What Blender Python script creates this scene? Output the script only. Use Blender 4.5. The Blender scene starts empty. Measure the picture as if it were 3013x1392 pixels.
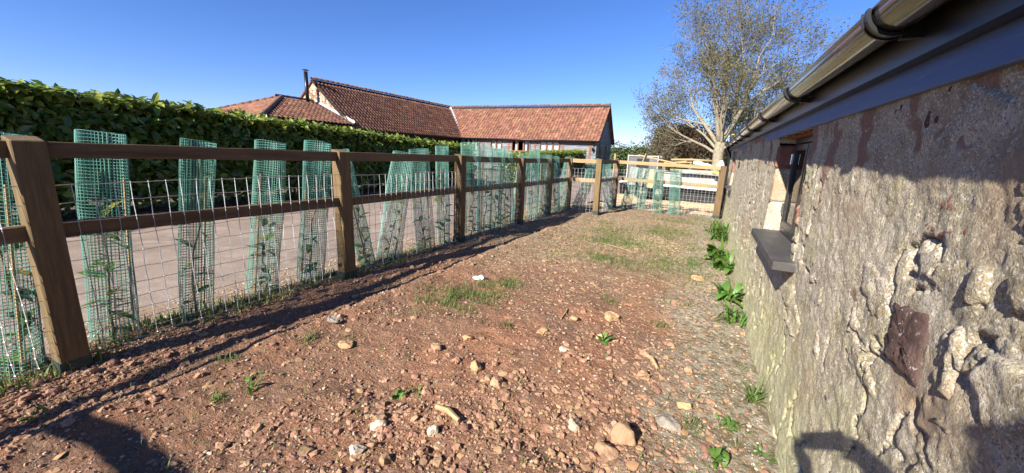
import bpy, math, random
import numpy as np
from mathutils import Vector, Matrix
random.seed(7); RNG = np.random.default_rng(7)
R = math.radians
sc = bpy.context.scene
COL = sc.collection

# ------------------------------------------------------------------ camera
PW, PH, PF = 3013, 1392, 1125.0           # photograph size and focal length in its pixels
PITCH, ROLL, YAW, CH = R(12.4), R(2.2), R(26.4), 1.5
FW = Vector((-math.sin(YAW)*math.cos(PITCH), math.cos(YAW)*math.cos(PITCH), -math.sin(PITCH)))
_r0 = Vector((math.cos(YAW), math.sin(YAW), 0)); _u0 = _r0.cross(FW)
RT = _r0*math.cos(ROLL) + _u0*math.sin(ROLL)
UP = -_r0*math.sin(ROLL) + _u0*math.cos(ROLL)
CAMP = Vector((0, 0, CH))
cd = bpy.data.cameras.new('camera'); co = bpy.data.objects.new('camera', cd); COL.objects.link(co)
cd.sensor_width = 36; cd.lens = 36*PF/PW; cd.clip_start = .02; cd.clip_end = 3000
M3 = Matrix((RT, UP, -FW)).transposed()
co.matrix_world = Matrix.Translation(CAMP) @ M3.to_4x4()
sc.camera = co
def ray(x, y): return (FW*PF + RT*(x-PW/2) - UP*(y-PH/2)).normalized()
def at_z(x, y, z=0.0):
    d = ray(x, y); return CAMP + d*((z-CH)/d.z)
def at_X(x, y, X):
    d = ray(x, y); return CAMP + d*(X/d.x)
def at_Y(x, y, Y):
    d = ray(x, y); return CAMP + d*(Y/d.y)

# ------------------------------------------------------------------ light
SUN_EL, SHADOW_AZ = R(31), R(15.5)        # shadows fall towards +Y, a little towards +X
w = bpy.data.worlds.new('World'); sc.world = w; w.use_nodes = True
nt = w.node_tree; bg = nt.nodes['Background']
sky = nt.nodes.new('ShaderNodeTexSky'); sky.sky_type = 'NISHITA'; sky.sun_disc = False
sky.sun_elevation = SUN_EL; sky.sun_rotation = math.pi + SHADOW_AZ
sky.altitude = 1500; sky.air_density = 1.0; sky.dust_density = 0.0; sky.ozone_density = 6.0
hsv = nt.nodes.new('ShaderNodeHueSaturation'); hsv.inputs['Saturation'].default_value = 1.12
tint = nt.nodes.new('ShaderNodeMix'); tint.data_type = 'RGBA'; tint.blend_type = 'MULTIPLY'; tint.inputs[0].default_value = 1; tint.inputs[7].default_value = (1, .85, 1, 1)
nt.links.new(sky.outputs[0], hsv.inputs['Color']); nt.links.new(hsv.outputs[0], tint.inputs[6]); nt.links.new(tint.outputs[2], bg.inputs[0]); bg.inputs[1].default_value = .078
sl = bpy.data.lights.new('sun', 'SUN'); so = bpy.data.objects.new('sun', sl); COL.objects.link(so)
sl.energy = 5.0; sl.angle = R(.53); sl.color = (1, .945, .86)
SD = Vector((math.sin(SHADOW_AZ)*math.cos(SUN_EL), math.cos(SHADOW_AZ)*math.cos(SUN_EL), -math.sin(SUN_EL)))
so.rotation_euler = SD.to_track_quat('-Z', 'Y').to_euler(); so.location = (-5, -15, 12)
vs = sc.view_settings; vs.view_transform = 'Standard'; vs.look = 'None'; vs.exposure = 1.28; vs.gamma = 1
vs.use_curve_mapping = False

# ------------------------------------------------------------------ materials
def srgb(r, g, b):
    f = lambda c: ((c/255+.055)/1.055)**2.4 if c > 10 else c/255/12.92
    return (f(r), f(g), f(b), 1)
def mat(name, base, layers=(), rough=.85, bump=(), spec=.3, coord='pos', stretch=(1, 1, 1), trans=None,
        island=0.0, objrand=0.0, metal=0.0, coat=0.0):
    """layers: (colour, scale, lo, hi[, detail]) noise masks blended over the base; bump: (scale, strength, distance)"""
    m = bpy.data.materials.new(name); m.use_nodes = True
    n, l = m.node_tree.nodes, m.node_tree.links
    bs = n['Principled BSDF']; bs.inputs['Roughness'].default_value = rough
    bs.inputs['Specular IOR Level'].default_value = spec; bs.inputs['Metallic'].default_value = metal
    bs.inputs['Coat Weight'].default_value = coat
    if coord == 'pos':
        src = n.new('ShaderNodeNewGeometry').outputs['Position']
    else:
        tc = n.new('ShaderNodeTexCoord'); oi = n.new('ShaderNodeObjectInfo')
        cm = n.new('ShaderNodeMath'); cm.operation = 'MULTIPLY'; cm.inputs[1].default_value = 37.0
        l.new(oi.outputs['Random'], cm.inputs[0])
        ad = n.new('ShaderNodeVectorMath'); ad.operation = 'ADD'
        l.new(tc.outputs['Object'], ad.inputs[0]); l.new(cm.outputs[0], ad.inputs[1]); src = ad.outputs[0]
    mp = n.new('ShaderNodeMapping'); mp.inputs['Scale'].default_value = stretch
    l.new(src, mp.inputs[0]); vec = mp.outputs[0]
    def noise(scale, detail=6, rough_=.6, off=0):
        t = n.new('ShaderNodeTexNoise'); t.inputs['Scale'].default_value = scale
        t.inputs['Detail'].default_value = detail; t.inputs['Roughness'].default_value = rough_
        if off:
            o = n.new('ShaderNodeVectorMath'); o.operation = 'ADD'; o.inputs[1].default_value = (off*7.3, off*3.1, off*5.7)
            l.new(vec, o.inputs[0]); l.new(o.outputs[0], t.inputs[0])
        else: l.new(vec, t.inputs[0])
        return t.outputs['Fac']
    c = n.new('ShaderNodeRGB'); c.outputs[0].default_value = base if len(base) == 4 else (*base, 1); cur = c.outputs[0]
    for i, ly in enumerate(layers):
        col, s, lo, hi = ly[:4]; det = ly[4] if len(ly) > 4 else 6
        f = noise(s, det, off=i+1)
        mr = n.new('ShaderNodeMapRange'); mr.inputs[1].default_value = lo; mr.inputs[2].default_value = hi
        l.new(f, mr.inputs[0])
        mx = n.new('ShaderNodeMix'); mx.data_type = 'RGBA'; l.new(mr.outputs[0], mx.inputs[0]); l.new(cur, mx.inputs[6])
        mx.inputs[7].default_value = col if len(col) == 4 else (*col, 1); cur = mx.outputs[2]
    if island or objrand:
        rnd = None
        if island: rnd = n.new('ShaderNodeNewGeometry').outputs['Random Per Island']
        if objrand:
            o = n.new('ShaderNodeObjectInfo').outputs['Random']
            if rnd is None: rnd = o
            else:
                a = n.new('ShaderNodeMath'); a.operation = 'ADD'; l.new(rnd, a.inputs[0]); l.new(o, a.inputs[1])
                fr = n.new('ShaderNodeMath'); fr.operation = 'FRACT'; l.new(a.outputs[0], fr.inputs[0]); rnd = fr.outputs[0]
        amt = max(island, objrand)
        mr = n.new('ShaderNodeMapRange'); mr.inputs[3].default_value = 1-amt; mr.inputs[4].default_value = 1+amt
        l.new(rnd, mr.inputs[0])
        hs = n.new('ShaderNodeHueSaturation'); l.new(mr.outputs[0], hs.inputs['Value']); l.new(cur, hs.inputs['Color'])
        m2 = n.new('ShaderNodeMath'); m2.operation = 'MULTIPLY'; m2.inputs[1].default_value = 7.77; l.new(rnd, m2.inputs[0])
        f2 = n.new('ShaderNodeMath'); f2.operation = 'FRACT'; l.new(m2.outputs[0], f2.inputs[0])
        mh = n.new('ShaderNodeMapRange'); mh.inputs[3].default_value = .5-amt*.06; mh.inputs[4].default_value = .5+amt*.06
        l.new(f2.outputs[0], mh.inputs[0]); l.new(mh.outputs[0], hs.inputs['Hue']); cur = hs.outputs[0]
    l.new(cur, bs.inputs['Base Color'])
    prev = None
    for i, (s, st, di) in enumerate(bump):
        b = n.new('ShaderNodeBump'); b.inputs['Strength'].default_value = st; b.inputs['Distance'].default_value = di
        l.new(noise(s, 8, .65, off=20+i), b.inputs['Height'])
        if prev: l.new(prev, b.inputs['Normal'])
        prev = b.outputs[0]
    if prev: l.new(prev, bs.inputs['Normal'])
    if trans:
        t = n.new('ShaderNodeBsdfTranslucent'); mx = n.new('ShaderNodeMixShader'); mx.inputs[0].default_value = trans
        l.new(cur, t.inputs[0]); l.new(bs.outputs[0], mx.inputs[1]); l.new(t.outputs[0], mx.inputs[2])
        l.new(mx.outputs[0], n['Material Output'].inputs[0])
    m['bs'] = bs.name
    return m
def glass(name, col, rough=.03, alpha=.25):
    m = bpy.data.materials.new(name); m.use_nodes = True; n, l = m.node_tree.nodes, m.node_tree.links
    g = n.new('ShaderNodeBsdfGlossy'); g.inputs['Roughness'].default_value = rough
    t = n.new('ShaderNodeBsdfTransparent'); t.inputs[0].default_value = col
    fr = n.new('ShaderNodeFresnel'); fr.inputs[0].default_value = 1.5
    mx = n.new('ShaderNodeMixShader'); l.new(fr.outputs[0], mx.inputs[0]); l.new(t.outputs[0], mx.inputs[1]); l.new(g.outputs[0], mx.inputs[2])
    l.new(mx.outputs[0], n['Material Output'].inputs[0]); return m

MT = {}
def wood(name, base, dark, light, axis):
    st = {'x': (2, 26, 26), 'z': (26, 26, 2)}[axis]
    return mat(name, base, [(dark, 1.2, .42, .75, 8), (light, 2.3, .55, .8, 4), (dark, .35, .60, .72, 3)], .8,
               [(3, .35, .004)], coord='obj', stretch=st, objrand=.16)
MT['post'] = wood('post_timber', (.150, .100, .046), (.085, .055, .025), (.215, .155, .08), 'z')
MT['rail'] = wood('rail_timber', (.160, .106, .053), (.092, .058, .028), (.225, .16, .088), 'x')
MT['litrail'] = wood('sunlit_rail_timber', (.31, .232, .115), (.21, .145, .068), (.38, .295, .165), 'x')  # paler copy of the rail timber, sunlight on the end rails put into its colour
MT['plank'] = wood('loose_plank_timber', (.42, .29, .15), (.25, .16, .08), (.55, .42, .25), 'x')
MT['sleeve'] = mat('dark_green_sleeve', (.028, .045, .038), [((.05, .07, .06), 30, .5, .7)], .6)
MT['wire'] = mat('galvanised_wire', (.62, .64, .66), [((.42, .43, .44), 40, .45, .7)], .4, metal=.45)
MT['mesh'] = mat('green_plastic_mesh', (.15, .36, .285), [((.26, .46, .38), 3, .5, .75)], .5, trans=.25, objrand=.14)
MT['soil'] = None
MT['bark'] = mat('pale_bark', (.27, .235, .165), [((.15, .125, .085), 9, .45, .7), ((.30, .25, .10), 4, .58, .75), ((.4, .37, .3), 14, .6, .8)], .9,
                 [(18, .6, .03)])
MT['twig'] = mat('grey_twig', (.15, .125, .085), [((.10, .08, .055), 3, .5, .7), ((.20, .165, .07), 1.5, .55, .75)], .9)
def leafmat(name, c, c2, trans=.3, rough=.35, isl=.35):
    return mat(name, c, [(c2, 1.3, .45, .7, 3)], rough, spec=.5, trans=trans, island=isl, objrand=isl)
MT['laurel'] = leafmat('laurel_leaf', (.085, .135, .020), (.125, .175, .028), .30, .28)
MT['laurel_lit'] = leafmat('sunlit_young_laurel_leaf', (.25, .31, .055), (.33, .36, .065), .45, .35)  # yellowish young leaves, brightened to put the sunlit hedge top into the colour
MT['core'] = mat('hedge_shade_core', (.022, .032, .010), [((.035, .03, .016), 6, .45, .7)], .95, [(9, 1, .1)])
MT['weed'] = leafmat('weed_leaf', (.09, .19, .03), (.13, .23, .045), .3, .5, .25)
MT['grass'] = leafmat('grass_blade', (.11, .17, .035), (.17, .19, .06), .3, .6, .35)
MT['yleaf'] = leafmat('yellow_leaf', (.50, .28, .03), (.42, .2, .03), .3, .5, .3)
MT['willow'] = leafmat('sparse_grey_leaf', (.125, .125, .040), (.17, .155, .055), .3, .5, .35)
MT['farleaf'] = leafmat('far_hedge_leaf', (.060, .105, .026), (.09, .13, .035), .25, .5, .4)
MT['bright'] = leafmat('bright_tree_leaf', (.075, .14, .03), (.11, .18, .04), .25, .5, .4)
MT['copper'] = leafmat('copper_leaf', (.085, .052, .030), (.12, .075, .035), .2, .5, .4)
MT['olive'] = leafmat('olive_leaf', (.12, .125, .04), (.16, .15, .05), .25, .5, .4)

# ------------------------------------------------------------------ helpers
def tag(o, label=None, cat=None, group=None, kind=None):
    if label: o['label'] = label
    if cat: o['category'] = cat
    if group: o['group'] = group
    if kind: o['kind'] = kind
    return o
def empty(name, loc, rz=0, label=None, cat=None, group=None):
    o = bpy.data.objects.new(name, None); o.empty_display_size = .1; COL.objects.link(o)
    o.location = loc; o.rotation_euler = (0, 0, rz)
    return tag(o, label, cat, group)
def link(name, me, parent=None, loc=None, rot=None, scale=None):
    o = bpy.data.objects.new(name, me); COL.objects.link(o)
    if parent: o.parent = parent
    if loc is not None: o.location = loc
    if rot is not None: o.rotation_euler = rot
    if scale is not None: o.scale = scale
    return o
def npmesh(name, V, F, m, smooth=True):
    """V (n,3) array, F (k,3) or (k,4) int array"""
    V = np.asarray(V, np.float32); F = np.asarray(F, np.int32); k = F.shape[1]
    me = bpy.data.meshes.new(name); me.vertices.add(len(V)); me.vertices.foreach_set('co', V.ravel())
    me.loops.add(F.size); me.loops.foreach_set('vertex_index', F.ravel())
    me.polygons.add(len(F)); me.polygons.foreach_set('loop_start', np.arange(0, F.size, k, dtype=np.int32))
    me.polygons.foreach_set('use_smooth', np.full(len(F), smooth))
    me.update(calc_edges=True); me.validate(); me.materials.append(m); return me
class MB:
    def __init__(s): s.v = []; s.f = []
    def raw(s, vs_, fs):
        b = len(s.v); s.v += [tuple(p) for p in vs_]; s.f += [tuple(i+b for i in f) for f in fs]; return s
    def box(s, x0, x1, y0, y1, z0, z1, mtx=None):
        p = [Vector(q) for q in ((x0,y0,z0),(x1,y0,z0),(x1,y1,z0),(x0,y1,z0),(x0,y0,z1),(x1,y0,z1),(x1,y1,z1),(x0,y1,z1))]
        if mtx: p = [mtx @ q for q in p]
        return s.raw(p, [(0,3,2,1),(4,5,6,7),(0,1,5,4),(1,2,6,5),(2,3,7,6),(3,0,4,7)])
    def bbox(s, x0, x1, y0, y1, z0, z1, b=.004, mtx=None, jit=0):
        """box with chamfered edges"""
        vs_, idx = [], {}
        X, Y, Z = (x0, x1), (y0, y1), (z0, z1)
        for i in (0, 1):
            for j in (0, 1):
                for k in (0, 1):
                    sx, sy, sz = 1-2*i, 1-2*j, 1-2*k
                    for a in range(3):
                        p = Vector((X[i]+sx*b*(a != 0), Y[j]+sy*b*(a != 1), Z[k]+sz*b*(a != 2)))
                        if jit: p += Vector((random.uniform(-jit, jit), random.uniform(-jit, jit), random.uniform(-jit, jit)))
                        idx[i, j, k, a] = len(vs_); vs_.append(mtx @ p if mtx else p)
        fs = []
        q = ((0,0),(0,1),(1,1),(1,0))
        for a in range(3):
            for e in (0, 1):
                f = []
                for (m_, n_) in q:
                    t = [m_, n_]; t.insert(a, e); f.append(idx[t[0], t[1], t[2], a])
                fs.append(f)
        for a in range(3):       # edges along axis a
            o1, o2 = [k for k in range(3) if k != a]
            for m_ in (0, 1):
                for n_ in (0, 1):
                    t0 = [0, 0, 0]; t0[o1] = m_; t0[o2] = n_; t1 = list(t0); t1[a] = 1
                    fs.append([idx[(*t0, o1)], idx[(*t1, o1)], idx[(*t1, o2)], idx[(*t0, o2)]])
        for i in (0, 1):
            for j in (0, 1):
                for k in (0, 1): fs.append([idx[i,j,k,0], idx[i,j,k,1], idx[i,j,k,2]])
        return s.raw(vs_, fs)
    def tube(s, pts, rad, n=6, cap=True):
        pts = [Vector(p) for p in pts]; rad = rad if hasattr(rad, '__len__') else [rad]*len(pts)
        b = len(s.v); u = None
        for i, p in enumerate(pts):
            t = (pts[min(i+1, len(pts)-1)] - pts[max(i-1, 0)]).normalized()
            if u is None: u = t.orthogonal().normalized()
            else: u = (u - t*u.dot(t)).normalized()
            v_ = t.cross(u)
            for k in range(n):
                a = 2*math.pi*k/n; s.v.append(tuple(p + (u*math.cos(a)+v_*math.sin(a))*rad[i]))
        for i in range(len(pts)-1):
            for k in range(n):
                k2 = (k+1) % n; s.f.append((b+i*n+k, b+i*n+k2, b+(i+1)*n+k2, b+(i+1)*n+k))
        if cap:
            s.f.append(tuple(b+k for k in reversed(range(n)))); e = b+(len(pts)-1)*n; s.f.append(tuple(e+k for k in range(n)))
        return s
    def lathe(s, prof, n=16, mtx=None):
        b = len(s.v)
        for (r, z) in prof:
            for k in range(n):
                a = 2*math.pi*k/n; p = Vector((r*math.cos(a), r*math.sin(a), z)); s.v.append(tuple(mtx @ p if mtx else p))
        for i in range(len(prof)-1):
            for k in range(n):
                k2 = (k+1) % n; s.f.append((b+i*n+k, b+i*n+k2, b+(i+1)*n+k2, b+(i+1)*n+k))
        return s
    def mesh(s, name, m, smooth=False):
        me = bpy.data.meshes.new(name); me.from_pydata(s.v, [], s.f); me.materials.append(m)
        import bmesh
        bm = bmesh.new(); bm.from_mesh(me); bmesh.ops.recalc_face_normals(bm, faces=bm.faces); bm.to_mesh(me); bm.free()
        if smooth: me.polygons.foreach_set('use_smooth', np.full(len(me.polygons), True))
        me.update(); return me
    def build(s, name, m, parent=None, smooth=False, **k): return link(name, s.mesh(name, m, smooth), parent, **k)
# noise
_T = {}
def vn(x, y, seed=0):
    if seed not in _T: _T[seed] = np.random.default_rng(1000+seed).random((256, 256))
    T = _T[seed]; xi = np.floor(x).astype(int); yi = np.floor(y).astype(int); u = x-xi; v = y-yi
    u = u*u*u*(u*(u*6-15)+10); v = v*v*v*(v*(v*6-15)+10)
    g = lambda a, b: T[a & 255, b & 255]
    return (g(xi,yi)*(1-u)+g(xi+1,yi)*u)*(1-v) + (g(xi,yi+1)*(1-u)+g(xi+1,yi+1)*u)*v
def fbm(x, y, o=5, seed=0, gain=.5):
    x = np.asarray(x, float); y = np.asarray(y, float); t = 0; a = 1; n = 0
    for i in range(o):
        t = t + a*(vn(x*2**i+17.3*i, y*2**i+9.1*i, seed+i)-.5); n += a; a *= gain
    return t/n*2
def worley(x, y, seed=0, jit=.9):
    rs = np.random.default_rng(5000+seed); J = rs.random((256, 256, 2)); xi = np.floor(x).astype(int); yi = np.floor(y).astype(int)
    f1 = np.full(x.shape, 9.); f2 = f1.copy(); ID = np.zeros(x.shape, int)
    for dx in (-1, 0, 1):
        for dy in (-1, 0, 1):
            cx, cy = xi+dx, yi+dy; j = J[cx & 255, cy & 255]
            d = np.hypot(cx+.5+(j[..., 0]-.5)*jit-x, cy+.5+(j[..., 1]-.5)*jit-y)
            new = d < f1; f2 = np.where(new, f1, np.minimum(f2, d)); ID = np.where(new, (cx+100)*1000+(cy+100), ID); f1 = np.where(new, d, f1)
    return f1, f2, ID
def grid_faces(nu, nv):
    i = np.arange(nu*nv).reshape(nu, nv)
    return np.stack([i[:-1, :-1], i[1:, :-1], i[1:, 1:], i[:-1, 1:]], -1).reshape(-1, 4)
def scatter_mesh(name, shapes, pos, rot, scl, m, which=None, smooth=False):
    """joins transformed copies of small shapes: shapes [(V,F)], pos (n,3), rot (n,3,3), scl (n,3)"""
    n = len(pos); which = np.zeros(n, int) if which is None else which
    VV, FF, b = [], [], 0
    for s, (V, F) in enumerate(shapes):
        ix = np.where(which == s)[0]
        if not len(ix): continue
        P = np.einsum('nij,nvj->nvi', rot[ix], V[None]*scl[ix][:, None, :]) + pos[ix][:, None, :]
        VV.append(P.reshape(-1, 3)); FF.append((F[None]+(np.arange(len(ix))*len(V))[:, None, None]+b).reshape(-1, F.shape[1])); b += len(ix)*len(V)
    return npmesh(name, np.concatenate(VV), np.concatenate(FF), m, smooth)
def rotmats(n, rng=RNG, tilt=None):
    a = rng.random(n)*2*math.pi
    Z = np.zeros((n, 3, 3)); Z[:, 0, 0] = np.cos(a); Z[:, 0, 1] = -np.sin(a); Z[:, 1, 0] = np.sin(a); Z[:, 1, 1] = np.cos(a); Z[:, 2, 2] = 1
    if tilt is not None:
        t = (rng.random(n)-.5)*2*tilt; X = np.zeros((n, 3, 3)); X[:, 0, 0] = 1; X[:, 1, 1] = np.cos(t); X[:, 1, 2] = -np.sin(t); X[:, 2, 1] = np.sin(t); X[:, 2, 2] = np.cos(t)
        Z = np.einsum('nij,njk->nik', Z, X)
    return Z
def basis(nrm, rng=RNG):
    """random frames whose z axis is nrm (n,3)"""
    n = len(nrm); z = nrm/np.linalg.norm(nrm, axis=1)[:, None]; r = rng.normal(size=(n, 3)); x = r - z*np.sum(r*z, 1)[:, None]; x /= np.linalg.norm(x, axis=1)[:, None]
    y = np.cross(z, x); return np.stack([x, y, z], -1)
import bmesh
def ico(sub, seed, rough=.25, flat=1.0, chunky=0):
    bm = bmesh.new(); bmesh.ops.create_icosphere(bm, subdivisions=sub, radius=1); r = np.random.default_rng(seed)
    V = np.array([v.co[:] for v in bm.verts]); F = np.array([[v.index for v in f.verts] for f in bm.faces]); bm.free()
    k = r.normal(size=(5 if not chunky else 9, 3)); k /= np.linalg.norm(k, axis=1)[:, None]
    if chunky:                                      # cut by planes: angular stone
        for n_ in k:
            d = V@n_; lim = r.uniform(.45, .85); V = V - np.outer(np.maximum(d-lim, 0), n_)
    else:
        s = 1+sum(rough*np.sin(V@(kk*r.uniform(1.5, 4))+r.uniform(0, 6)) for kk in k)/2.0; V = V*s[:, None]
    V += r.normal(size=V.shape)*rough*.12; V[:, 2] *= flat
    return V, F

# ------------------------------------------------------------------ ground sheets
def soil_h(x, y):
    """height of the turned soil in the yard"""
    x = np.asarray(x, float); y = np.asarray(y, float)
    fx = -3.42+.028*y                                     # fence line
    h = .05*fbm(x*.7, y*.7, 4, 11) + .022*fbm(x*3.1, y*3.1, 4, 21)
    d = x-fx
    h += .075*np.exp(-((d+.05)/.35)**2)*(.75+.5*fbm(y*.9, x*.5, 2, 31)) + .055*np.exp(-((d-.62)/.16)**2)*(.7+.9*fbm(y*1.3, x*.3, 3, 33))
    h -= .03*np.exp(-((d-.35)/.14)**2)
    rub = np.exp(-(((x+.9)/1.0)**2+((y-1.9)/1.0)**2)); h += .03*rub*fbm(x*6, y*6, 4, 41)
    h += .012*fbm(x*14, y*14, 3, 51)
    h -= .05*np.clip((x-.15)/.4, 0, 1)**2*.6
    h -= .16*np.clip((fx-.55-x)/.3, 0, 1)                  # falls away under the road edge
    h -= .10*np.clip((y-11.6)/.8, 0, 1)
    return h
def soil_mat():
    m = mat('turned_red_soil', (.265, .145, .088),
            [((.32, .155, .088), 1.1, .45, .62), ((.20, .125, .082), 2.3, .52, .68), ((.37, .24, .16), 26, .56, .70), ((.11, .07, .05), 45, .56, .7), ((.40, .33, .26), 70, .66, .74)],
            .95, [(16, .9, .05), (60, 1, .016)], spec=.12)
    n, l = m.node_tree.nodes, m.node_tree.links; bs = n['Principled BSDF']
    cur = bs.inputs['Base Color'].links[0].from_socket
    g = n.new('ShaderNodeNewGeometry'); sp = n.new('ShaderNodeSeparateXYZ'); l.new(g.outputs['Position'], sp.inputs[0])
    def blend(cur, fac, a, b, sc_):
        t = n.new('ShaderNodeTexNoise'); t.inputs['Scale'].default_value = sc_; t.inputs['Detail'].default_value = 8; l.new(g.outputs['Position'], t.inputs[0])
        cc = n.new('ShaderNodeMix'); cc.data_type = 'RGBA'; cc.inputs[6].default_value = a; cc.inputs[7].default_value = b
        mr0 = n.new('ShaderNodeMapRange'); mr0.inputs[1].default_value = .40; mr0.inputs[2].default_value = .60; l.new(t.outputs[0], mr0.inputs[0]); l.new(mr0.outputs[0], cc.inputs[0])
        mx = n.new('ShaderNodeMix'); mx.data_type = 'RGBA'; l.new(fac, mx.inputs[0]); l.new(cur, mx.inputs[6]); l.new(cc.outputs[2], mx.inputs[7]); return mx.outputs[2]
    def zone(sock, lo, hi, amp, sc_):
        t = n.new('ShaderNodeTexNoise'); t.inputs['Scale'].default_value = sc_; t.inputs['Detail'].default_value = 5; l.new(g.outputs['Position'], t.inputs[0])
        a = n.new('ShaderNodeMath'); a.operation = 'MULTIPLY_ADD'; l.new(t.outputs[0], a.inputs[0]); a.inputs[1].default_value = amp; l.new(sock, a.inputs[2])
        mr = n.new('ShaderNodeMapRange'); mr.interpolation_type = 'SMOOTHSTEP'; mr.inputs[1].default_value = lo+amp/2; mr.inputs[2].default_value = hi+amp/2; l.new(a.outputs[0], mr.inputs[0]); return mr.outputs[0]
    cur = blend(cur, zone(sp.outputs['Y'], 3.4, 6.2, 3.0, 1.2), (.235, .155, .092, 1), (.30, .235, .15, 1), 9)     # trodden, thinly grown over
    cur = blend(cur, zone(sp.outputs['X'], -.45, .15, .9, 1.6), (.21, .16, .095, 1), (.36, .32, .245, 1), 24)      # gravel and moss along the wall
    l.new(cur, bs.inputs['Base Color']); return m
MT['soil'] = soil_mat()
def graded(a, b, s0, s1, p=1.0):
    """coordinates from a to b, spacing growing from s0 to s1"""
    out = [a]; 
    while out[-1] < b:
        t = (out[-1]-a)/(b-a); out.append(out[-1]+s0+(s1-s0)*t**p)
    return np.array(out)
ys = np.concatenate([np.arange(-3.2, .25, .06), graded(.25, 12.6, .013, .055)]); xs = np.arange(-4.6, .62, .0165)
GX, GY = np.meshgrid(xs, ys, indexing='ij')
soil = link('ground', npmesh('ground', np.stack([GX, GY, soil_h(GX, GY)], -1).reshape(-1, 3), grid_faces(*GX.shape), MT['soil'])); tag(soil, kind='structure')
MT['field'] = mat('field_earth', (.11, .13, .045), [((.16, .13, .08), .3, .45, .65), ((.08, .11, .03), 3, .5, .7)], .95, [(2, .5, .1)])
fs_ = 900
tag(link('terrain', npmesh('terrain', [(-fs_, -fs_, -.16), (fs_, -fs_, -.16), (fs_, fs_, -.16), (-fs_, fs_, -.16)], [[0, 1, 2, 3]], MT['field'])), kind='structure')
MT['road'] = mat('dusty_concrete', (.27, .205, .16), [((.21, .155, .12), .8, .45, .65), ((.32, .25, .20), 3.2, .5, .68), ((.22, .17, .13), 14, .58, .72), ((.45, .40, .34), 60, .6, .7)], .9, [(45, .6, .012), (4, .3, .03)])
rx = np.arange(-10.1, -3.4, .18); ry = np.concatenate([np.arange(-8, 14, .25)])
RX, RY = np.meshgrid(rx, ry, indexing='ij')
tag(link('road', npmesh('road', np.stack([RX, RY, -.045+.012*fbm(RX*.5, RY*.5, 3, 61)], -1).reshape(-1, 3), grid_faces(*RX.shape), MT['road'])), kind='structure')
tag(link('farmyard', npmesh('farmyard', [(-24, 13.6, -.062), (8, 13.6, -.062), (8, 34, -.062), (-24, 34, -.062)], [[0, 1, 2, 3]], MT['road'])), kind='structure')
# bank of litter at the foot of the hedge
MT['litter'] = mat('leaf_litter', (.14, .095, .06), [((.25, .18, .11), 18, .5, .7), ((.07, .05, .03), 9, .5, .7)], .95, [(25, 1, .04)])
bx_ = np.arange(-11.9, -9.3, .06); by_ = np.arange(-8, 17, .12); BX, BY = np.meshgrid(bx_, by_, indexing='ij')
BZ = -.08+.17*np.clip((-9.45-BX)/.7, 0, 1)+.05*fbm(BX*2, BY*2, 4, 71)
tag(link('hedge_bank', npmesh('hedge_bank', np.stack([BX, BY, BZ], -1).reshape(-1, 3), grid_faces(*BX.shape), MT['litter'])), kind='structure')
# stony verge outside the fence
MT['verge'] = mat('stony_verge', (.30, .22, .155), [((.21, .13, .085), 3, .45, .65), ((.42, .34, .26), 30, .55, .7)], .95, [(40, 1, .02)])
vx = np.arange(-5.3, -3.75, .05); vy = np.arange(-3, 12.5, .07); VX, VY = np.meshgrid(vx, vy, indexing='ij')
VZ = -.03+.02*fbm(VX*4, VY*4, 3, 81)-.09*np.clip((-4.55-VX+.25*fbm(VY*1.1, VY*0, 2, 83))/.3, 0, 1)
tag(link('verge', npmesh('verge', np.stack([VX, VY, VZ], -1).reshape(-1, 3), grid_faces(*VX.shape), MT['verge'])), kind='structure')
# wood chip bedding beyond the end fence
MT['chips'] = mat('wood_chip', (.52, .41, .23), [((.40, .29, .15), 9, .5, .66), ((.62, .51, .32), 22, .52, .7), ((.25, .17, .1), 30, .64, .76)], .95, [(30, 1, .04)], island=.3)
cx_ = np.arange(-3.6, 2.2, .035); cy_ = np.arange(11.5, 18.6, .045); CX, CY = np.meshgrid(cx_, cy_, indexing='ij')
def chip_h(x, y): return -.02+.05*fbm(x*1.1, y*1.6, 4, 91)+.025*fbm(x*7, y*7, 3, 93)-.12*np.clip((11.9-y)/.4, 0, 1)-.12*np.clip((-2.9-x+.4*fbm(y*.8, y*0, 2, 95))/.5, 0, 1)-.1*np.clip((y-17.6)/.8, 0, 1)
tag(link('woodchip_bed', npmesh('woodchip_bed', np.stack([CX, CY, chip_h(CX, CY)], -1).reshape(-1, 3), grid_faces(*CX.shape), MT['chips'])), kind='structure')

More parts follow.
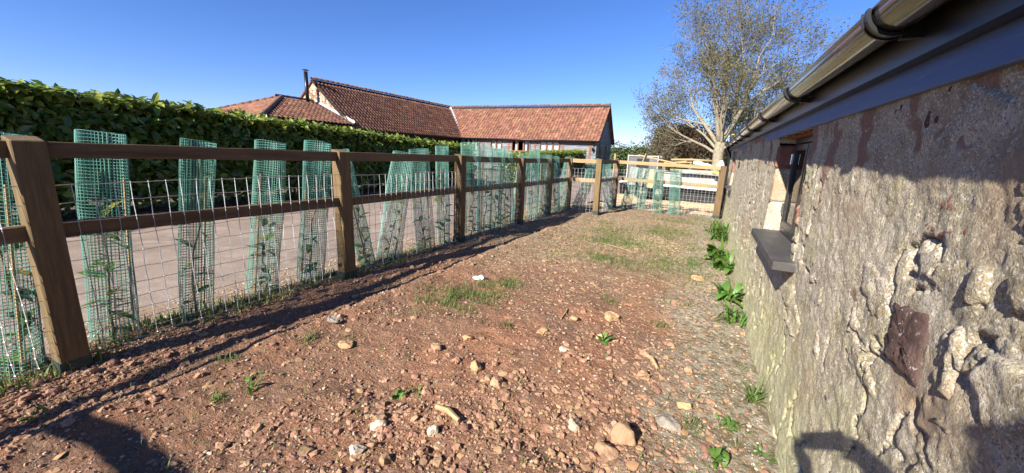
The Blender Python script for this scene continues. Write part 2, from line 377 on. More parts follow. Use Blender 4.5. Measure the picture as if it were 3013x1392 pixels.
# ------------------------------------------------------------------ stone barn on the right
WX = .56
WIN = [(2.93, 4.10, .90, 1.71), (9.9, 10.9, .90, 1.71)]
barn = empty('stone_barn', (WX, 5, -.05), label='low rubble stone barn with dark gutter along the right side', cat='barn')
def in_barn(o):      # geometry of the barn is given in world coordinates
    if o.parent is barn: o.matrix_parent_inverse = Matrix.Translation((-WX, -5, .05))
    return o
def stone_mat(name, base, layers, bump=1.0):
    return mat(name, base, layers, .95, [(10, .5*bump, .03), (38, .9*bump, .014), (150, 1.0*bump, .006)], spec=.15)
LICH = [((.62, .54, .405), 5, .50, .64), ((.33, .27, .17), 11, .49, .66), ((.46, .40, .20), 2.6, .56, .70), ((.74, .68, .57), 110, .53, .62, 3), ((.25, .19, .125), 150, .54, .64, 3), ((.40, .29, .19), 1.7, .56, .68)]
def lichen_by_height(m):
    """yellow green lichen grows on the damp lower half of the wall"""
    n, l = m.node_tree.nodes, m.node_tree.links; bs = n['Principled BSDF']; cur = bs.inputs['Base Color'].links[0].from_socket
    g = n.new('ShaderNodeNewGeometry'); sp = n.new('ShaderNodeSeparateXYZ'); l.new(g.outputs['Position'], sp.inputs[0])
    t = n.new('ShaderNodeTexNoise'); t.inputs['Scale'].default_value = 3.2; t.inputs['Detail'].default_value = 7; l.new(g.outputs['Position'], t.inputs[0])
    a = n.new('ShaderNodeMath'); a.operation = 'MULTIPLY_ADD'; a.inputs[1].default_value = -1.5; l.new(t.outputs[0], a.inputs[0]); l.new(sp.outputs['Z'], a.inputs[2])
    mr = n.new('ShaderNodeMapRange'); mr.inputs[1].default_value = .0; mr.inputs[2].default_value = -.55; mr.inputs[4].default_value = .55; l.new(a.outputs[0], mr.inputs[0])
    mx = n.new('ShaderNodeMix'); mx.data_type = 'RGBA'; l.new(mr.outputs[0], mx.inputs[0]); l.new(cur, mx.inputs[6]); mx.inputs[7].default_value = (.47, .46, .23, 1)
    l.new(mx.outputs[2], bs.inputs['Base Color']); return m
MT['mortar'] = lichen_by_height(stone_mat('lime_mortar', (.47, .405, .275), LICH))
def red_high(m):
    """bare red sandstone shows where the render has come off under the eaves"""
    n, l = m.node_tree.nodes, m.node_tree.links; bs = n['Principled BSDF']; cur = bs.inputs['Base Color'].links[0].from_socket
    g = n.new('ShaderNodeNewGeometry'); sp = n.new('ShaderNodeSeparateXYZ'); l.new(g.outputs['Position'], sp.inputs[0])
    t = n.new('ShaderNodeTexNoise'); t.inputs['Scale'].default_value = 4.2; t.inputs['Detail'].default_value = 7; l.new(g.outputs['Position'], t.inputs[0])
    z = n.new('ShaderNodeMapRange'); z.inputs[1].default_value = 1.3; z.inputs[2].default_value = 1.65; z.inputs[3].default_value = -.16; z.inputs[4].default_value = .02; l.new(sp.outputs['Z'], z.inputs[0])
    a = n.new('ShaderNodeMath'); l.new(t.outputs[0], a.inputs[0]); l.new(z.outputs[0], a.inputs[1])
    mr = n.new('ShaderNodeMapRange'); mr.inputs[1].default_value = .53; mr.inputs[2].default_value = .57; mr.inputs[4].default_value = .75; l.new(a.outputs[0], mr.inputs[0])
    mx = n.new('ShaderNodeMix'); mx.data_type = 'RGBA'; l.new(mr.outputs[0], mx.inputs[0]); l.new(cur, mx.inputs[6]); mx.inputs[7].default_value = (.27, .135, .095, 1)
    l.new(mx.outputs[2], bs.inputs['Base Color'])
red_high(MT['mortar'])
SM = [lichen_by_height(stone_mat('pale_rubble_stone', (.44, .38, .265), LICH)),
      lichen_by_height(stone_mat('tan_rubble_stone', (.39, .325, .215), LICH)),
      stone_mat('grey_rubble_stone', (.39, .345, .275), LICH[:2]+LICH[3:]),
      stone_mat('red_sandstone', (.29, .135, .092), [((.40, .23, .16), 6, .5, .66), ((.19, .085, .062), 11, .5, .66), ((.5, .42, .33), 4, .60, .70)], .7),
      stone_mat('purple_sandstone', (.105, .066, .055), [((.15, .095, .075), 7, .5, .68), ((.45, .40, .35), 60, .64, .70, 2)], .7)]
yw = np.concatenate([np.arange(-3.1, .7, .06), graded(.7, 12.3, .0085, .05)]); zw = np.arange(-.12, 1.80, .0105)
WY, WZ = np.meshgrid(yw, zw, indexing='ij')
warpy = WY+.08*fbm(WY*4, WZ*4, 5, 101, .62); warpz = WZ+.06*fbm(WY*4+9, WZ*4, 5, 103, .62)
cy_s, cz_s = .29, .19
row = np.floor(warpz/cz_s); f1, f2, ID = worley(warpy/cy_s+.5*(row % 2)*0, warpz/cz_s, 3, .95)
edge = np.clip((f2-f1-.02)/.32, 0, 1); edge = edge*edge*(3-2*edge)
rs = np.random.default_rng(77); rnd = {i: rs.random(6) for i in np.unique(ID)}
lut = lambda k: np.vectorize(lambda i: rnd[i][k])(ID)
prom, tly, tlz = lut(0), lut(1), lut(2)
rough_n = fbm(WY*9, WZ*9, 5, 111, .6); big_n = fbm(WY*1.4, WZ*1.4, 3, 121)
h_st = -.030 + edge*(.026+.034*prom**1.5) + .020*edge*((tly-.5)*(warpy % cy_s)/cy_s*3+(tlz-.5)*(warpz % cz_s)/cz_s*3) + (.016*rough_n+.009*fbm(WY*22, WZ*22, 4, 181, .65))*edge
rid = np.abs(fbm(WY*3.3+.3*WZ, WZ*2.6, 4, 171)); h_mo = .024 + .006*fbm(WY*6, WZ*6, 5, 131, .6) + .012*big_n + .006*rough_n + .003*fbm(WY*45, WZ*45, 2, 179) - .034*np.clip(1-rid/.03, 0, 1)*(fbm(WY*1.9, WZ*1.9, 2, 177) > -.12) + .0045*fbm(WY*24, WZ*24, 4, 175, .65)
lowz = np.clip((.45-WZ)/.4, 0, 1); h_mo += .030*lowz*(1+fbm(WY*1.3, WZ*2, 3, 141))*.6
# more render left on the wall further along, so fewer stones stand clear of it
h_mo += .016*np.clip((WY-3.2)/2.5, 0, 1)+.008*fbm(WY*16, WZ*16, 3, 151)*np.clip((WY-2.5)/2, 0, 1)
h_mo += .012*np.clip((WZ-1.62)/.1, 0, 1); h_mo -= .009*np.clip((2.9-WY)/1.3, 0, 1)*np.clip((1.45-WZ)/.2, 0, 1)*(.4+.6*np.clip(.5+1.6*fbm(WY*1.7, WZ*1.7, 2, 191), 0, 1))
# the big dark lozenge stone is built on its own: keep its bed clear
DIA = [at_X(x, y, .53) for (x, y) in ((2614, 889), (2712, 930), (2677, 1138), (2589, 1046))]
dc = sum(DIA, Vector())/4
dd = np.hypot((WY-dc.y)/.14, (WZ-dc.z)/.16); clear = np.clip(1.25-dd, 0, 1); h_st -= .08*clear; h_mo = h_mo*(1-clear*.8)+.008*clear
_d = h_st-h_mo; h_st = h_mo+np.where(_d > 0, .017*np.tanh(_d/.017), _d)
def wall_faces():
    F = grid_faces(*WY.shape); cyc = WY.ravel()[F].mean(1); czc = WZ.ravel()[F].mean(1); keep = np.ones(len(F), bool)
    for (a, b, c, d) in WIN: keep &= ~((cyc > a) & (cyc < b) & (czc > c) & (czc < d))
    return F[keep][:, ::-1]
WF = wall_faces()
MV = np.stack([WX-h_mo, WY, WZ], -1).reshape(-1, 3)
wall = in_barn(link('wall', npmesh('wall', MV, WF, MT['mortar']), barn))
SV = np.stack([WX-h_st, WY, WZ], -1).reshape(-1, 3); idf = ID.ravel()[WF]
same = (idf == idf[:, :1]).all(1); vis = ((h_st-h_mo).ravel()[WF] > -.012).any(1); SFc = WF[same & vis]; sid = ID.ravel()[SFc[:, 0]]
order = np.argsort(sid, kind='stable'); SFc = SFc[order]; sid = sid[order]
cuts = np.flatnonzero(np.diff(sid))+1; groups = np.split(np.arange(len(sid)), cuts)
stone_list = []
for g_ in groups:
    if len(g_) < 5: continue
    f = SFc[g_]; u, inv = np.unique(f, return_inverse=True); v = SV[u]; cyy, czz = v[:, 1].mean(), v[:, 2].mean(); 
    fi = inv.reshape(f.shape); par = np.arange(len(u))
    for _ in range(400):
        mn = par[fi].min(1); new = par.copy(); np.minimum.at(new, fi.ravel(), np.repeat(mn, 4)); new = new[new]
        if (new == par).all(): break
        par = new
    for root in np.unique(par):
        fr_ = fi[par[fi[:, 0]] == root]
        if len(fr_) < 12: continue
        uu, iv = np.unique(fr_, return_inverse=True); vv = v[uu]; stone_list.append((vv[:, 1].mean(), vv[:, 2].mean(), vv, iv.reshape(fr_.shape), sid[g_[0]]))
stone_list.sort(key=lambda s: abs(s[0]-1.6) if s[0] > .7 else 99)
far_v, far_f, nb = [], [], 0
for k, (cyy, czz, v, f, i) in enumerate(stone_list):
    q = rnd[i][3]; nearwin = any((abs(cyy-a) < .22 or abs(cyy-b) < .25) and c-.05 < czz for (a, b, c, d) in WIN)
    if nearwin: mi = 3 if q < .6 else 0
    elif czz > 1.38: mi = 3 if q < .34 else (2 if q < .6 else (4 if q < .72 else 1))
    else: mi = 0 if q < .28 else (1 if q < .82 else (2 if q < .96 else 3))
    if k < 300 and cyy > .7:
        c0 = v.mean(0); in_barn(link('stone', npmesh('stone', v-c0, f, SM[mi]), wall, loc=c0))
    else: far_v.append(v); far_f.append(f+nb); nb += len(v)
if far_v: tag(in_barn(link('far_stones', npmesh('far_stones', np.concatenate(far_v), np.concatenate(far_f), SM[1]), wall)), kind='stuff')
# lozenge stone
bm = bmesh.new(); nseg = 10
ring = []
for k in range(4):
    for t in range(nseg): p = DIA[k].lerp(DIA[(k+1) % 4], t/nseg); ring.append(Vector((0, p.y-dc.y, p.z-dc.z)))
LV, LF = [], []
levels = [(1.06, .03), (1.03, -.010), (.97, -.017), (.8, -.020), (.5, -.021), (.2, -.019)]
for (s_, xo) in levels:
    for p in ring:
        j = fbm(np.array([p.y*40]), np.array([p.z*40+s_*3]), 3, 161)[0]*.011; LV.append((xo+j, p.y*s_+j*.8, p.z*s_-j*.6))
nr = len(ring)
for a in range(len(levels)-1):
    for k in range(nr): LF.append((a*nr+k, a*nr+(k+1) % nr, (a+1)*nr+(k+1) % nr, (a+1)*nr+k))
lz = MB(); lz.raw(LV, LF+[tuple(5*nr+k for k in range(nr))])
lo = in_barn(lz.build('stone', SM[4], wall, True, loc=(WX-.003, dc.y, dc.z))); tag(lo, 'dark purple lozenge shaped stone in the wall')
# reveals of the windows: squared quoin stones laid up each side
for wi, (a, b, c, d) in enumerate(WIN):
    rng2 = random.Random(9+wi)
    for side in (0, 1):
        z = c-.02; k = 0
        while z < d-.03:
            hh = min(rng2.uniform(.18, .34), d+.03-z); y0, y1 = ((a-.12, a) if side == 0 else (b, b+.12)); pr_ = rng2.uniform(-.018, -.004) if side else rng2.uniform(-.010, .0)
            q = MB().bbox(WX-.018+pr_*.3-(.012 if side else 0), WX+.19, y0-(0 if side else rng2.uniform(0, .05)), y1+(rng2.uniform(0, .08) if side else 0), z+.004, z+hh-.004, .016, jit=.008)
            in_barn(q.build('quoin', SM[(1, 2, 1, 3)[(k+side+wi) % 4]], wall)); z += hh; k += 1
# fascia, roof, gutter
MT['fascia'] = mat('slate_blue_paint', (.085, .145, .29), [((.065, .11, .225), 3, .45, .7), ((.12, .18, .33), 18, .56, .7), ((.045, .05, .06), 5, .69, .74)], .55, [(40, .25, .004)], stretch=(1, .25, 3))
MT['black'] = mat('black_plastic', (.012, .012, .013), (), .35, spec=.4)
MT['gutter'] = mat('dark_bronze_gutter', (.032, .028, .024), [((.05, .044, .036), 2, .5, .7)], .16, spec=.75, stretch=(1, .2, 1), coat=.4)
MT['slate'] = mat('dark_roof_slate', (.06, .062, .07), [((.09, .09, .095), 4, .5, .7)], .7)
y0, y1 = -3.1, 12.34
cutsY = [-3.1, .9, 4.9, 8.7, 12.34]
for i in range(4):
    in_barn(MB().bbox(.508, .54, cutsY[i]+.0015, cutsY[i+1]-.0015, 1.712, 1.935, .003).build('fascia_board', MT['fascia'], barn))
in_barn(MB().box(.468, .5075, y0, y1, 1.795, 1.95).build('gutter_shade_strip', MT['black'], barn)); in_barn(MB().box(.5405, .75, y0, y1, 1.745, 1.76).build('soffit_board', MT['black'], barn))  # black strip over the fascia carries the gutter's shade as colour
rf = MB(); rf.raw([(.395, y0, 1.955), (.395, y1+.1, 1.955), (3.0, y1+.1, 3.35), (3.0, y0, 3.35), (.395, y0, 1.985), (.395, y1+.1, 1.985), (3.0, y1+.1, 3.38), (3.0, y0, 3.38)],
                  [(0,3,2,1),(4,5,6,7),(0,1,5,4),(1,2,6,5),(2,3,7,6),(3,0,4,7)]).raw(
    [(3.0, y0, 3.35), (3.0, y1+.1, 3.35), (5.5, y1+.1, 1.98), (5.5, y0, 1.98), (3.0, y0, 3.38), (3.0, y1+.1, 3.38), (5.5, y1+.1, 2.01), (5.5, y0, 2.01)],
                  [(0,3,2,1),(4,5,6,7),(0,1,5,4),(1,2,6,5),(2,3,7,6),(3,0,4,7)])
in_barn(rf.build('roof', MT['slate'], barn))
for yy, nm in ((y1-.3, 'end_wall'), (y0, 'end_wall')):
    e = MB().box(WX+.015, 5.4, yy, yy+.25, -.1, 1.75); e.raw([(WX+.05, yy, 1.75), (5.4, yy, 1.75), (3.0, yy, 3.3), (WX+.05, yy+.25, 1.75), (5.4, yy+.25, 1.75), (3.0, yy+.25, 3.3)], [(0,1,2),(3,5,4),(0,2,5,3),(1,4,5,2)])
    in_barn(e.build(nm, MT['mortar'], barn))
in_barn(MB().box(5.15, 5.4, y0, y1, -.1, 2.0).build('back_wall', MT['mortar'], barn))
gx, gz, gr = .405, 1.918, .057
def arc(r_, n=14, a0=180, a1=360): return [(gx+r_*math.cos(R(a0+(a1-a0)*k/n)), gz+r_*math.sin(R(a0+(a1-a0)*k/n))) for k in range(n+1)]
def gutter(y0, y1):
    pr = [(gx-gr-.004, gz+.006), (gx-gr-.004, gz)] + arc(gr) + [(gx+gr, gz+.006)] + list(reversed(arc(gr-.004)))
    m_ = MB(); n = len(pr); m_.raw([(x, y0, z) for x, z in pr]+[(x, y1, z) for x, z in pr], [(k, (k+1) % n, n+(k+1) % n, n+k) for k in range(n)]); return m_
gut = in_barn(gutter(-3.1, y1+.06).build('gutter', MT['gutter'], barn, True))
for k in range(10):
    yb = .17+1.33*k
    m_ = MB(); o_ = arc(gr+.009, 16, 172, 368); i_ = arc(gr+.002, 16, 172, 368); n = len(o_)
    P = [(x, yb-.016, z) for x, z in o_]+[(x, yb+.016, z) for x, z in o_]+[(x, yb-.016, z) for x, z in i_]+[(x, yb+.016, z) for x, z in i_]
    fs = []
    for j in range(n-1): fs += [(j, j+1, n+j+1, n+j), (2*n+j, 3*n+j, 3*n+j+1, 2*n+j+1), (j, 2*n+j, 2*n+j+1, j+1), (n+j, n+j+1, 3*n+j+1, 3*n+j)]
    m_.raw(P, fs); m_.box(gx+.02, .4675, yb-.013, yb+.013, gz-.075, gz-.050)
    for dy in (-.022, .022):
        o2 = arc(gr+.013, 14, 176, 300); i2 = arc(gr+.004, 14, 176, 300); n2 = len(o2); P = [(x, yb+dy-.004, z) for x, z in o2]+[(x, yb+dy+.004, z) for x, z in o2]+[(x, yb+dy-.004, z) for x, z in i2]+[(x, yb+dy+.004, z) for x, z in i2]
        m_.raw(P, [q for j in range(n2-1) for q in ((j, j+1, n2+j+1, n2+j), (j, 2*n2+j, 2*n2+j+1, j+1), (n2+j, n2+j+1, 3*n2+j+1, 3*n2+j))])
    in_barn(m_.build('gutter_bracket', MT['black'], gut, False))
dp = MB().tube([(gx, 12.28, 1.87), (gx, 12.28, 1.79), (.47, 12.28, 1.70), (.49, 12.28, 1.55), (.49, 12.28, .05), (.44, 12.28, -.02)], .036, 12)
dpo = in_barn(dp.build('downpipe', MT['black'], barn, True))
for zz in (.5, 1.45): in_barn(MB().lathe([(.037, 0), (.044, 0), (.044, .04), (.037, .04)], 12, Matrix.Translation((.49, 12.28, zz))).build('pipe_clip', MT['black'], dpo))
MT['yellow'] = mat('yellow_plastic', (.45, .36, .08), (), .5)
fl = in_barn(MB().bbox(.42, .56, 12.46, 12.52, 2.06, 2.30, .01).box(.46, .52, 12.44, 12.46, 1.985, 2.2).build('floodlight', MT['black'], barn))
in_barn(MB().bbox(.455, .525, 12.445, 12.459, 2.14, 2.22, .004).build('yellow_sticker', MT['yellow'], fl))
# windows
MT['darkframe'] = mat('black_brown_frame', (.030, .027, .025), [((.05, .045, .04), 20, .5, .7)], .35, spec=.5)
MT['sill'] = mat('dark_slate_sill', (.066, .062, .057), [((.10, .095, .088), 8, .48, .68), ((.045, .042, .04), 20, .5, .7)], .55, [(60, .3, .003)])
MT['chrome'] = mat('steel_hinge', (.7, .7, .7), (), .2, metal=1.0)
MT['glass'] = glass('window_glass', (.82, .86, .88, 1))
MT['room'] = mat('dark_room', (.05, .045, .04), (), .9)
for wi, (a, b, c, d) in enumerate(WIN):
    wn = in_barn(link('window', MB().bbox(.640, .705, a, a+.055, c, d, .006).bbox(.640, .705, b-.055, b, c, d, .006).bbox(.640, .705, a+.055, b-.055, c, c+.055, .006).bbox(.640, .705, a+.055, b-.055, d-.055, d, .006).mesh('window', MT['darkframe']), barn))
    ym = (a+b)/2
    for (p, q) in ((a+.058, ym-.012), (ym+.012, b-.058)):
        z0, z1 = c+.058, d-.058
        s_ = in_barn(link('sash', MB().bbox(.628, .675, p, p+.05, z0, z1, .008).bbox(.628, .675, q-.05, q, z0, z1, .008).bbox(.628, .675, p+.05, q-.05, z0, z0+.05, .008).bbox(.628, .675, p+.05, q-.05, z1-.05, z1, .008).mesh('sash', MT['darkframe']), wn))
        in_barn(MB().box(.648, .654, p+.048, q-.048, z0+.048, z1-.048).build('pane', MT['glass'], s_))
    for zz in (c+.17, d-.22):
        in_barn(MB().tube([(.624, b-.056, zz), (.624, b-.056, zz+.085)], .009, 8).box(.622, .6275, b-.085, b-.03, zz, zz+.085).build('hinge', MT['chrome'], wn))
    in_barn(MB().box(.635, .705, ym-.011, ym+.011, c+.056, d-.056).build('mullion', MT['darkframe'], wn))
    in_barn(MB().bbox(.425, .64, a-.20+.0, b-.06, c-.045, c+.012, .006).build('sill', MT['sill'], wn))
    in_barn(MB().box(.58, .64, a-.02, b+.02, c-.09, c-.046).build('sill_bed', SM[3], wn)); in_barn(MB().box(WX+.01, .9, a-.03, b+.03, d-.004, d+.03).build('lintel', SM[3], wn))
    in_barn(MB().box(1.6, 1.62, a-1.2, b+1.2, 0, 2.1).build('dark_backing', MT['room'], barn))  # dark plane added behind the window so the glass shows dark

# ------------------------------------------------------------------ post and rail fence
PWD = .135
def gz1(x, y): return float(soil_h(np.array([x]), np.array([y]))[0])
post_xy = [(-3.49, -1.62), (-3.49, .735), (-3.485, 2.87), (-3.44, 5.01), (-3.32, 6.97), (-3.30, 8.48), (-3.21, 9.69), (-2.42, 9.63), (-2.40, 11.62), (.345, 11.25)]
post_top = [1.45, 1.47, 1.445, 1.43, 1.405, 1.40, 1.41, 1.415, 1.40, 1.36]
back_xy = [(-1.75, -1.62), (.30, -1.62)]
fence = empty('post_and_rail_fence', (-3.45, 3, 0), label='timber post and rail fence with wire netting around the bare yard', cat='fence')
def in_fence(o): o.matrix_parent_inverse = Matrix.Translation((3.45, -3, 0)); return o
def post(x, y, top, rz, lean=(0, 0)):
    m_ = MB(); h = PWD/2; n = 7
    # slightly uneven sawn faces, sloped weathered top
    rings = []
    for i in range(n):
        z = -.35+(top+.35)*i/(n-1); s_ = 1+random.uniform(-.012, .012)
        b = .006
        q = [(-h+b, -h), (h-b, -h), (h, -h+b), (h, h-b), (h-b, h), (-h+b, h), (-h, h-b), (-h, -h+b)]
        rings.append([(px*s_, py*s_, z+(.012*(-px/h) if i == n-1 else 0)) for px, py in q])
    q = [(px*.93, py*.93, pz+.006) for px, py, pz in rings[-1]]; rings.append(q)
    m_.raw([p for r_ in rings for p in r_], [(a*8+k, a*8+(k+1) % 8, (a+1)*8+(k+1) % 8, (a+1)*8+k) for a in range(len(rings)-1) for k in range(8)]+[tuple(7*8+k for k in range(8))])
    o = in_fence(m_.build('post', MT['post'], fence, False, loc=(x, y, 0), rot=(lean[0], lean[1], rz)))
    zb = gz1(x, y); sl_ = MB().box(-h-.004, h+.004, -h-.004, h+.004, zb-.15, zb+.085)
    s_ = sl_.build('post_sleeve', MT['sleeve'], o); return o
for i, (x, y) in enumerate(post_xy):
    post(x, y, post_top[i], R(random.uniform(-2, 2)) + (R(-1.0) if i < 7 else 0), (R(random.uniform(-.6, .6)), R(random.uniform(-.6, .6))))
for (x, y) in back_xy: post(x, y, 1.44, 0)
post(.335, 11.41, 1.33, 0)
def rail(p, q, zt0, zt1, m, hgt=.095, th=.04, off=.0):
    a = Vector((p[0], p[1], 0)); b = Vector((q[0], q[1], 0)); d = (b-a); L = d.length; ang = math.atan2(d.y, d.x); sl_ = math.atan2(zt1-zt0, L)
    m_ = MB(); n = 9; rings = []
    x0 = PWD/2-.03; x1 = L-PWD/2+.03
    for i in range(n):
        xx = x0+(x1-x0)*i/(n-1); wv = random.uniform(-.0025, .0025); b_ = .004
        q_ = [(-th/2+b_, -hgt), (th/2-b_, -hgt), (th/2, -hgt+b_), (th/2, -b_), (th/2-b_, 0), (-th/2+b_, 0), (-th/2, -b_), (-th/2, -hgt+b_)]
        rings.append([(xx, py+wv+off, pz+wv) for py, pz in q_])
    m_.raw([v for r_ in rings for v in r_], [(a_*8+k, a_*8+(k+1) % 8, (a_+1)*8+(k+1) % 8, (a_+1)*8+k) for a_ in range(n-1) for k in range(8)]+[tuple(range(8)), tuple((n-1)*8+k for k in range(8))])
    return in_fence(m_.build('rail', m, fence, False, loc=(p[0], p[1], zt0), rot=(0, -sl_, ang)))
ROWS = [1.195, 1.085, .965, .845, .725, .61, .505, .405, .315, .235, .165, .10]
def netting(p, q, dz, side, seed):
    """woven wire between two posts, stapled to the yard side of the rails"""
    rg = random.Random(seed); a = Vector((p[0], p[1], 0)); b = Vector((q[0], q[1], 0)); d = b-a; L = d.length; d.normalize(); nrm = Vector((d.y, -d.x, 0))*side
    o_ = nrm*.0235; m_ = MB(); r_ = .0027; n = int((L-PWD)/.087); step = (L-PWD+.02)/n
    knots = {}
    for i in range(n+1):
        lean = rg.uniform(-.008, .008)
        for j, z in enumerate(ROWS):
            s_ = PWD/2-.01+step*i+lean*(z-.6)+rg.uniform(-.003, .003); sag = .012*math.sin(math.pi*i/n)*0+rg.uniform(-.004, .004)
            bow = (.004 if j in (2, 3) else rg.uniform(.0, .014))
            knots[i, j] = a+d*s_+o_+nrm*bow+Vector((0, 0, z+dz+sag))
    for i in range(n+1): m_.tube([knots[i, j] for j in range(len(ROWS))], r_, 3, False)
    for j in range(len(ROWS)):
        pts = []
        for i in range(n+1):
            pts.append(knots[i, j])
            if i < n: pts.append((knots[i, j]+knots[i+1, j])/2+Vector((0, 0, rg.uniform(-.004, .003))))
        m_.tube(pts, r_ if j else r_*1.25, 3, False)
    for k in knots.values():
        s_ = .0068; m_.raw([k+Vector(v)*s_ for v in ((1,0,0),(-1,0,0),(0,1,0),(0,-1,0),(0,0,1),(0,0,-1))], [(0,2,4),(2,1,4),(1,3,4),(3,0,4),(2,0,5),(1,2,5),(3,1,5),(0,3,5)])
    in_fence(m_.build('wire_netting', MT['wire'], fence))
for i in range(9):
    p, q = post_xy[i], post_xy[i+1]; m = MT['litrail'] if i in (6, 8) else MT['rail']  # bays facing the sun take the paler, lit-looking timber
    dz = (post_top[i]-1.445, post_top[i+1]-1.445)
    rail(p, q, 1.437+dz[0], 1.437+dz[1], m); rail(p, q, .957+dz[0], .957+dz[1], m); netting(p, q, (dz[0]+dz[1])/2, 1, 40+i)
pb = [post_xy[0]]+back_xy
for i in range(2):
    rail(pb[i], pb[i+1], 1.43, 1.43, MT['rail']); rail(pb[i], pb[i+1], .95, .95, MT['rail'])

# ------------------------------------------------------------------ leaves and plants
LEAF = (np.array([(0, 0, 0), (-.20, .30, .05), (-.17, .68, .05), (0, 1, -.06), (.17, .68, .05), (.20, .30, .05), (0, .5, 0)], float),
        np.array([(0, 6, 2, 1), (6, 3, 2, 2), (0, 5, 4, 6), (6, 4, 3, 3)]))
LEAF = (LEAF[0], np.array([(0, 6, 1), (1, 6, 2), (2, 6, 3), (0, 5, 6), (5, 4, 6), (4, 3, 6)]))
QLEAF = (np.array([(-.3, -.5, 0), (.3, -.45, .08), (.28, .5, 0), (-.3, .45, .1)]), np.array([(0, 1, 2, 3)]))
leafmesh = {k: npmesh('leaf_'+k, LEAF[0], LEAF[1], MT[k]) for k in ('laurel', 'laurel_lit', 'yleaf', 'weed')}

# mesh tree guards
def guard_mesh(rx, ry, h, seed):
    rg = np.random.default_rng(seed); cell = .0225; per = math.pi*(rx+ry)*1.02; nc = int(per/cell); nr = int(h/cell)
    V, F = [], []
    th = np.arange(nc)*2*math.pi/nc; fl_ = 1+.06*np.sin(th*2+seed)+.05*np.sin(th*3+seed*2)
    top = h*(1+.006*np.sin(th*3+seed)); r_ = .0022
    def pt(k, z):
        t = th[k % nc]; w_ = 1+.05*math.sin(z*3.1+seed+t)+.03*math.sin(z*7+2*t); return np.array([rx*fl_[k % nc]*w_*math.cos(t), ry*fl_[k % nc]*w_*math.sin(t), z])
    m_ = MB(); zs = np.linspace(0, h, 9)
    P = {(k, j): pt(k, zs[j]) for k in range(nc) for j in range(9)}
    def strand(pts, rr, closed=False):
        pts = np.array(pts); n = len(pts); b = len(m_.v)
        o1 = np.stack([pts[:, 0], pts[:, 1], np.zeros(n)], -1); o1 /= np.linalg.norm(o1, axis=1)[:, None]+1e-9
        t = np.roll(pts, -1, 0)-np.roll(pts, 1, 0) if closed else np.gradient(pts, axis=0); t /= np.linalg.norm(t, axis=1)[:, None]+1e-9
        o2 = np.cross(t, o1)
        for s1, s2 in ((.7, 0), (-.5, .95), (-.5, -.95)): m_.v += [tuple(q) for q in pts+o1*s1*rr*1.0+o2*s2*rr]
        for k in range(n if closed else n-1):
            k2 = (k+1) % n
            for a in range(3): c_ = (a+1) % 3; m_.f.append((b+a*n+k, b+a*n+k2, b+c_*n+k2, b+c_*n+k))
    for k in range(nc): strand([P[k, j] for j in range(9)], r_)
    for j in range(nr+1):
        z = h*j/nr; strand([pt(k*2, z+.002*math.sin(k+j)) for k in range((nc)//2)], r_*.92, True)
    me = bpy.data.meshes.new('mesh_tube'); me.from_pydata(m_.v, [], m_.f); me.materials.append(MT['mesh']); me.update(); return me
GM = [guard_mesh(.150, .115, 1.49, 1), guard_mesh(.125, .135, 1.50, 2), guard_mesh(.14, .10, 1.48, 3)]
guard_px = [((55, 1100), (-12, 395), 'first mesh guard at the left edge, behind the nearest post'), ((342, 990), (300, 398), 'green mesh guard right of the nearest post'), ((579, 925), (585, 412), 'second green mesh guard right of the nearest post'),
            ((772, 862), (795, 421), 'third green mesh guard right of the nearest post'), ((915, 828), (936, 424), 'green mesh guard just left of the second post'), ((1085, 780), (1000, 445), 'green mesh guard leaning out from behind the second post'),
            ((1140, 765), (1190, 455), 'green mesh guard with yellow leaves right of the second post'), ((1252, 743), (1232, 444), 'green mesh guard in the middle of the third bay'), ((1305, 723), (1301, 436), 'tall green mesh guard just left of the third post'),
            ((1388, 705), (1384, 434), 'tall green mesh guard just right of the third post'), ((1425, 694), (1428, 445), 'second green mesh guard right of the third post'), ((1455, 686), (1468, 450), 'third green mesh guard right of the third post'), ((1487, 676), (1485, 455), 'green mesh guard nearest the fourth post on its left'),
            ((1518, 664), (1545, 470), 'green mesh guard leaning behind the fourth post'), ((1566, 652), (1575, 448), 'tallest green mesh guard between the fourth and fifth posts'), ((1596, 642), (1604, 466), 'green mesh guard just left of the fifth post'),
            ((1632, 632), (1628, 472), 'green mesh guard just right of the fifth post'), ((1645, 627), (1676, 470), 'green mesh guard leaning right towards the sixth post'), ((1694, 622), (1756, 478), 'green mesh guard leaning steeply towards the lit corner post'),
            ((1790, 617), (1786, 486), 'green mesh guard between the lit corner post and the end post'), ((1838, 612), (1874, 488), 'green mesh guard leaning right at the end fence'), ((1884, 614), (1898, 494), 'second green mesh guard along the end fence'),
            ((1934, 627), (1938, 497), 'third green mesh guard along the end fence'), ((1984, 632), (1990, 499), 'last green mesh guard of the end fence, nearest the barn')]
stem_m = mat('sapling_stem', (.12, .11, .04), [((.2, .2, .05), 20, .5, .7)], .8)
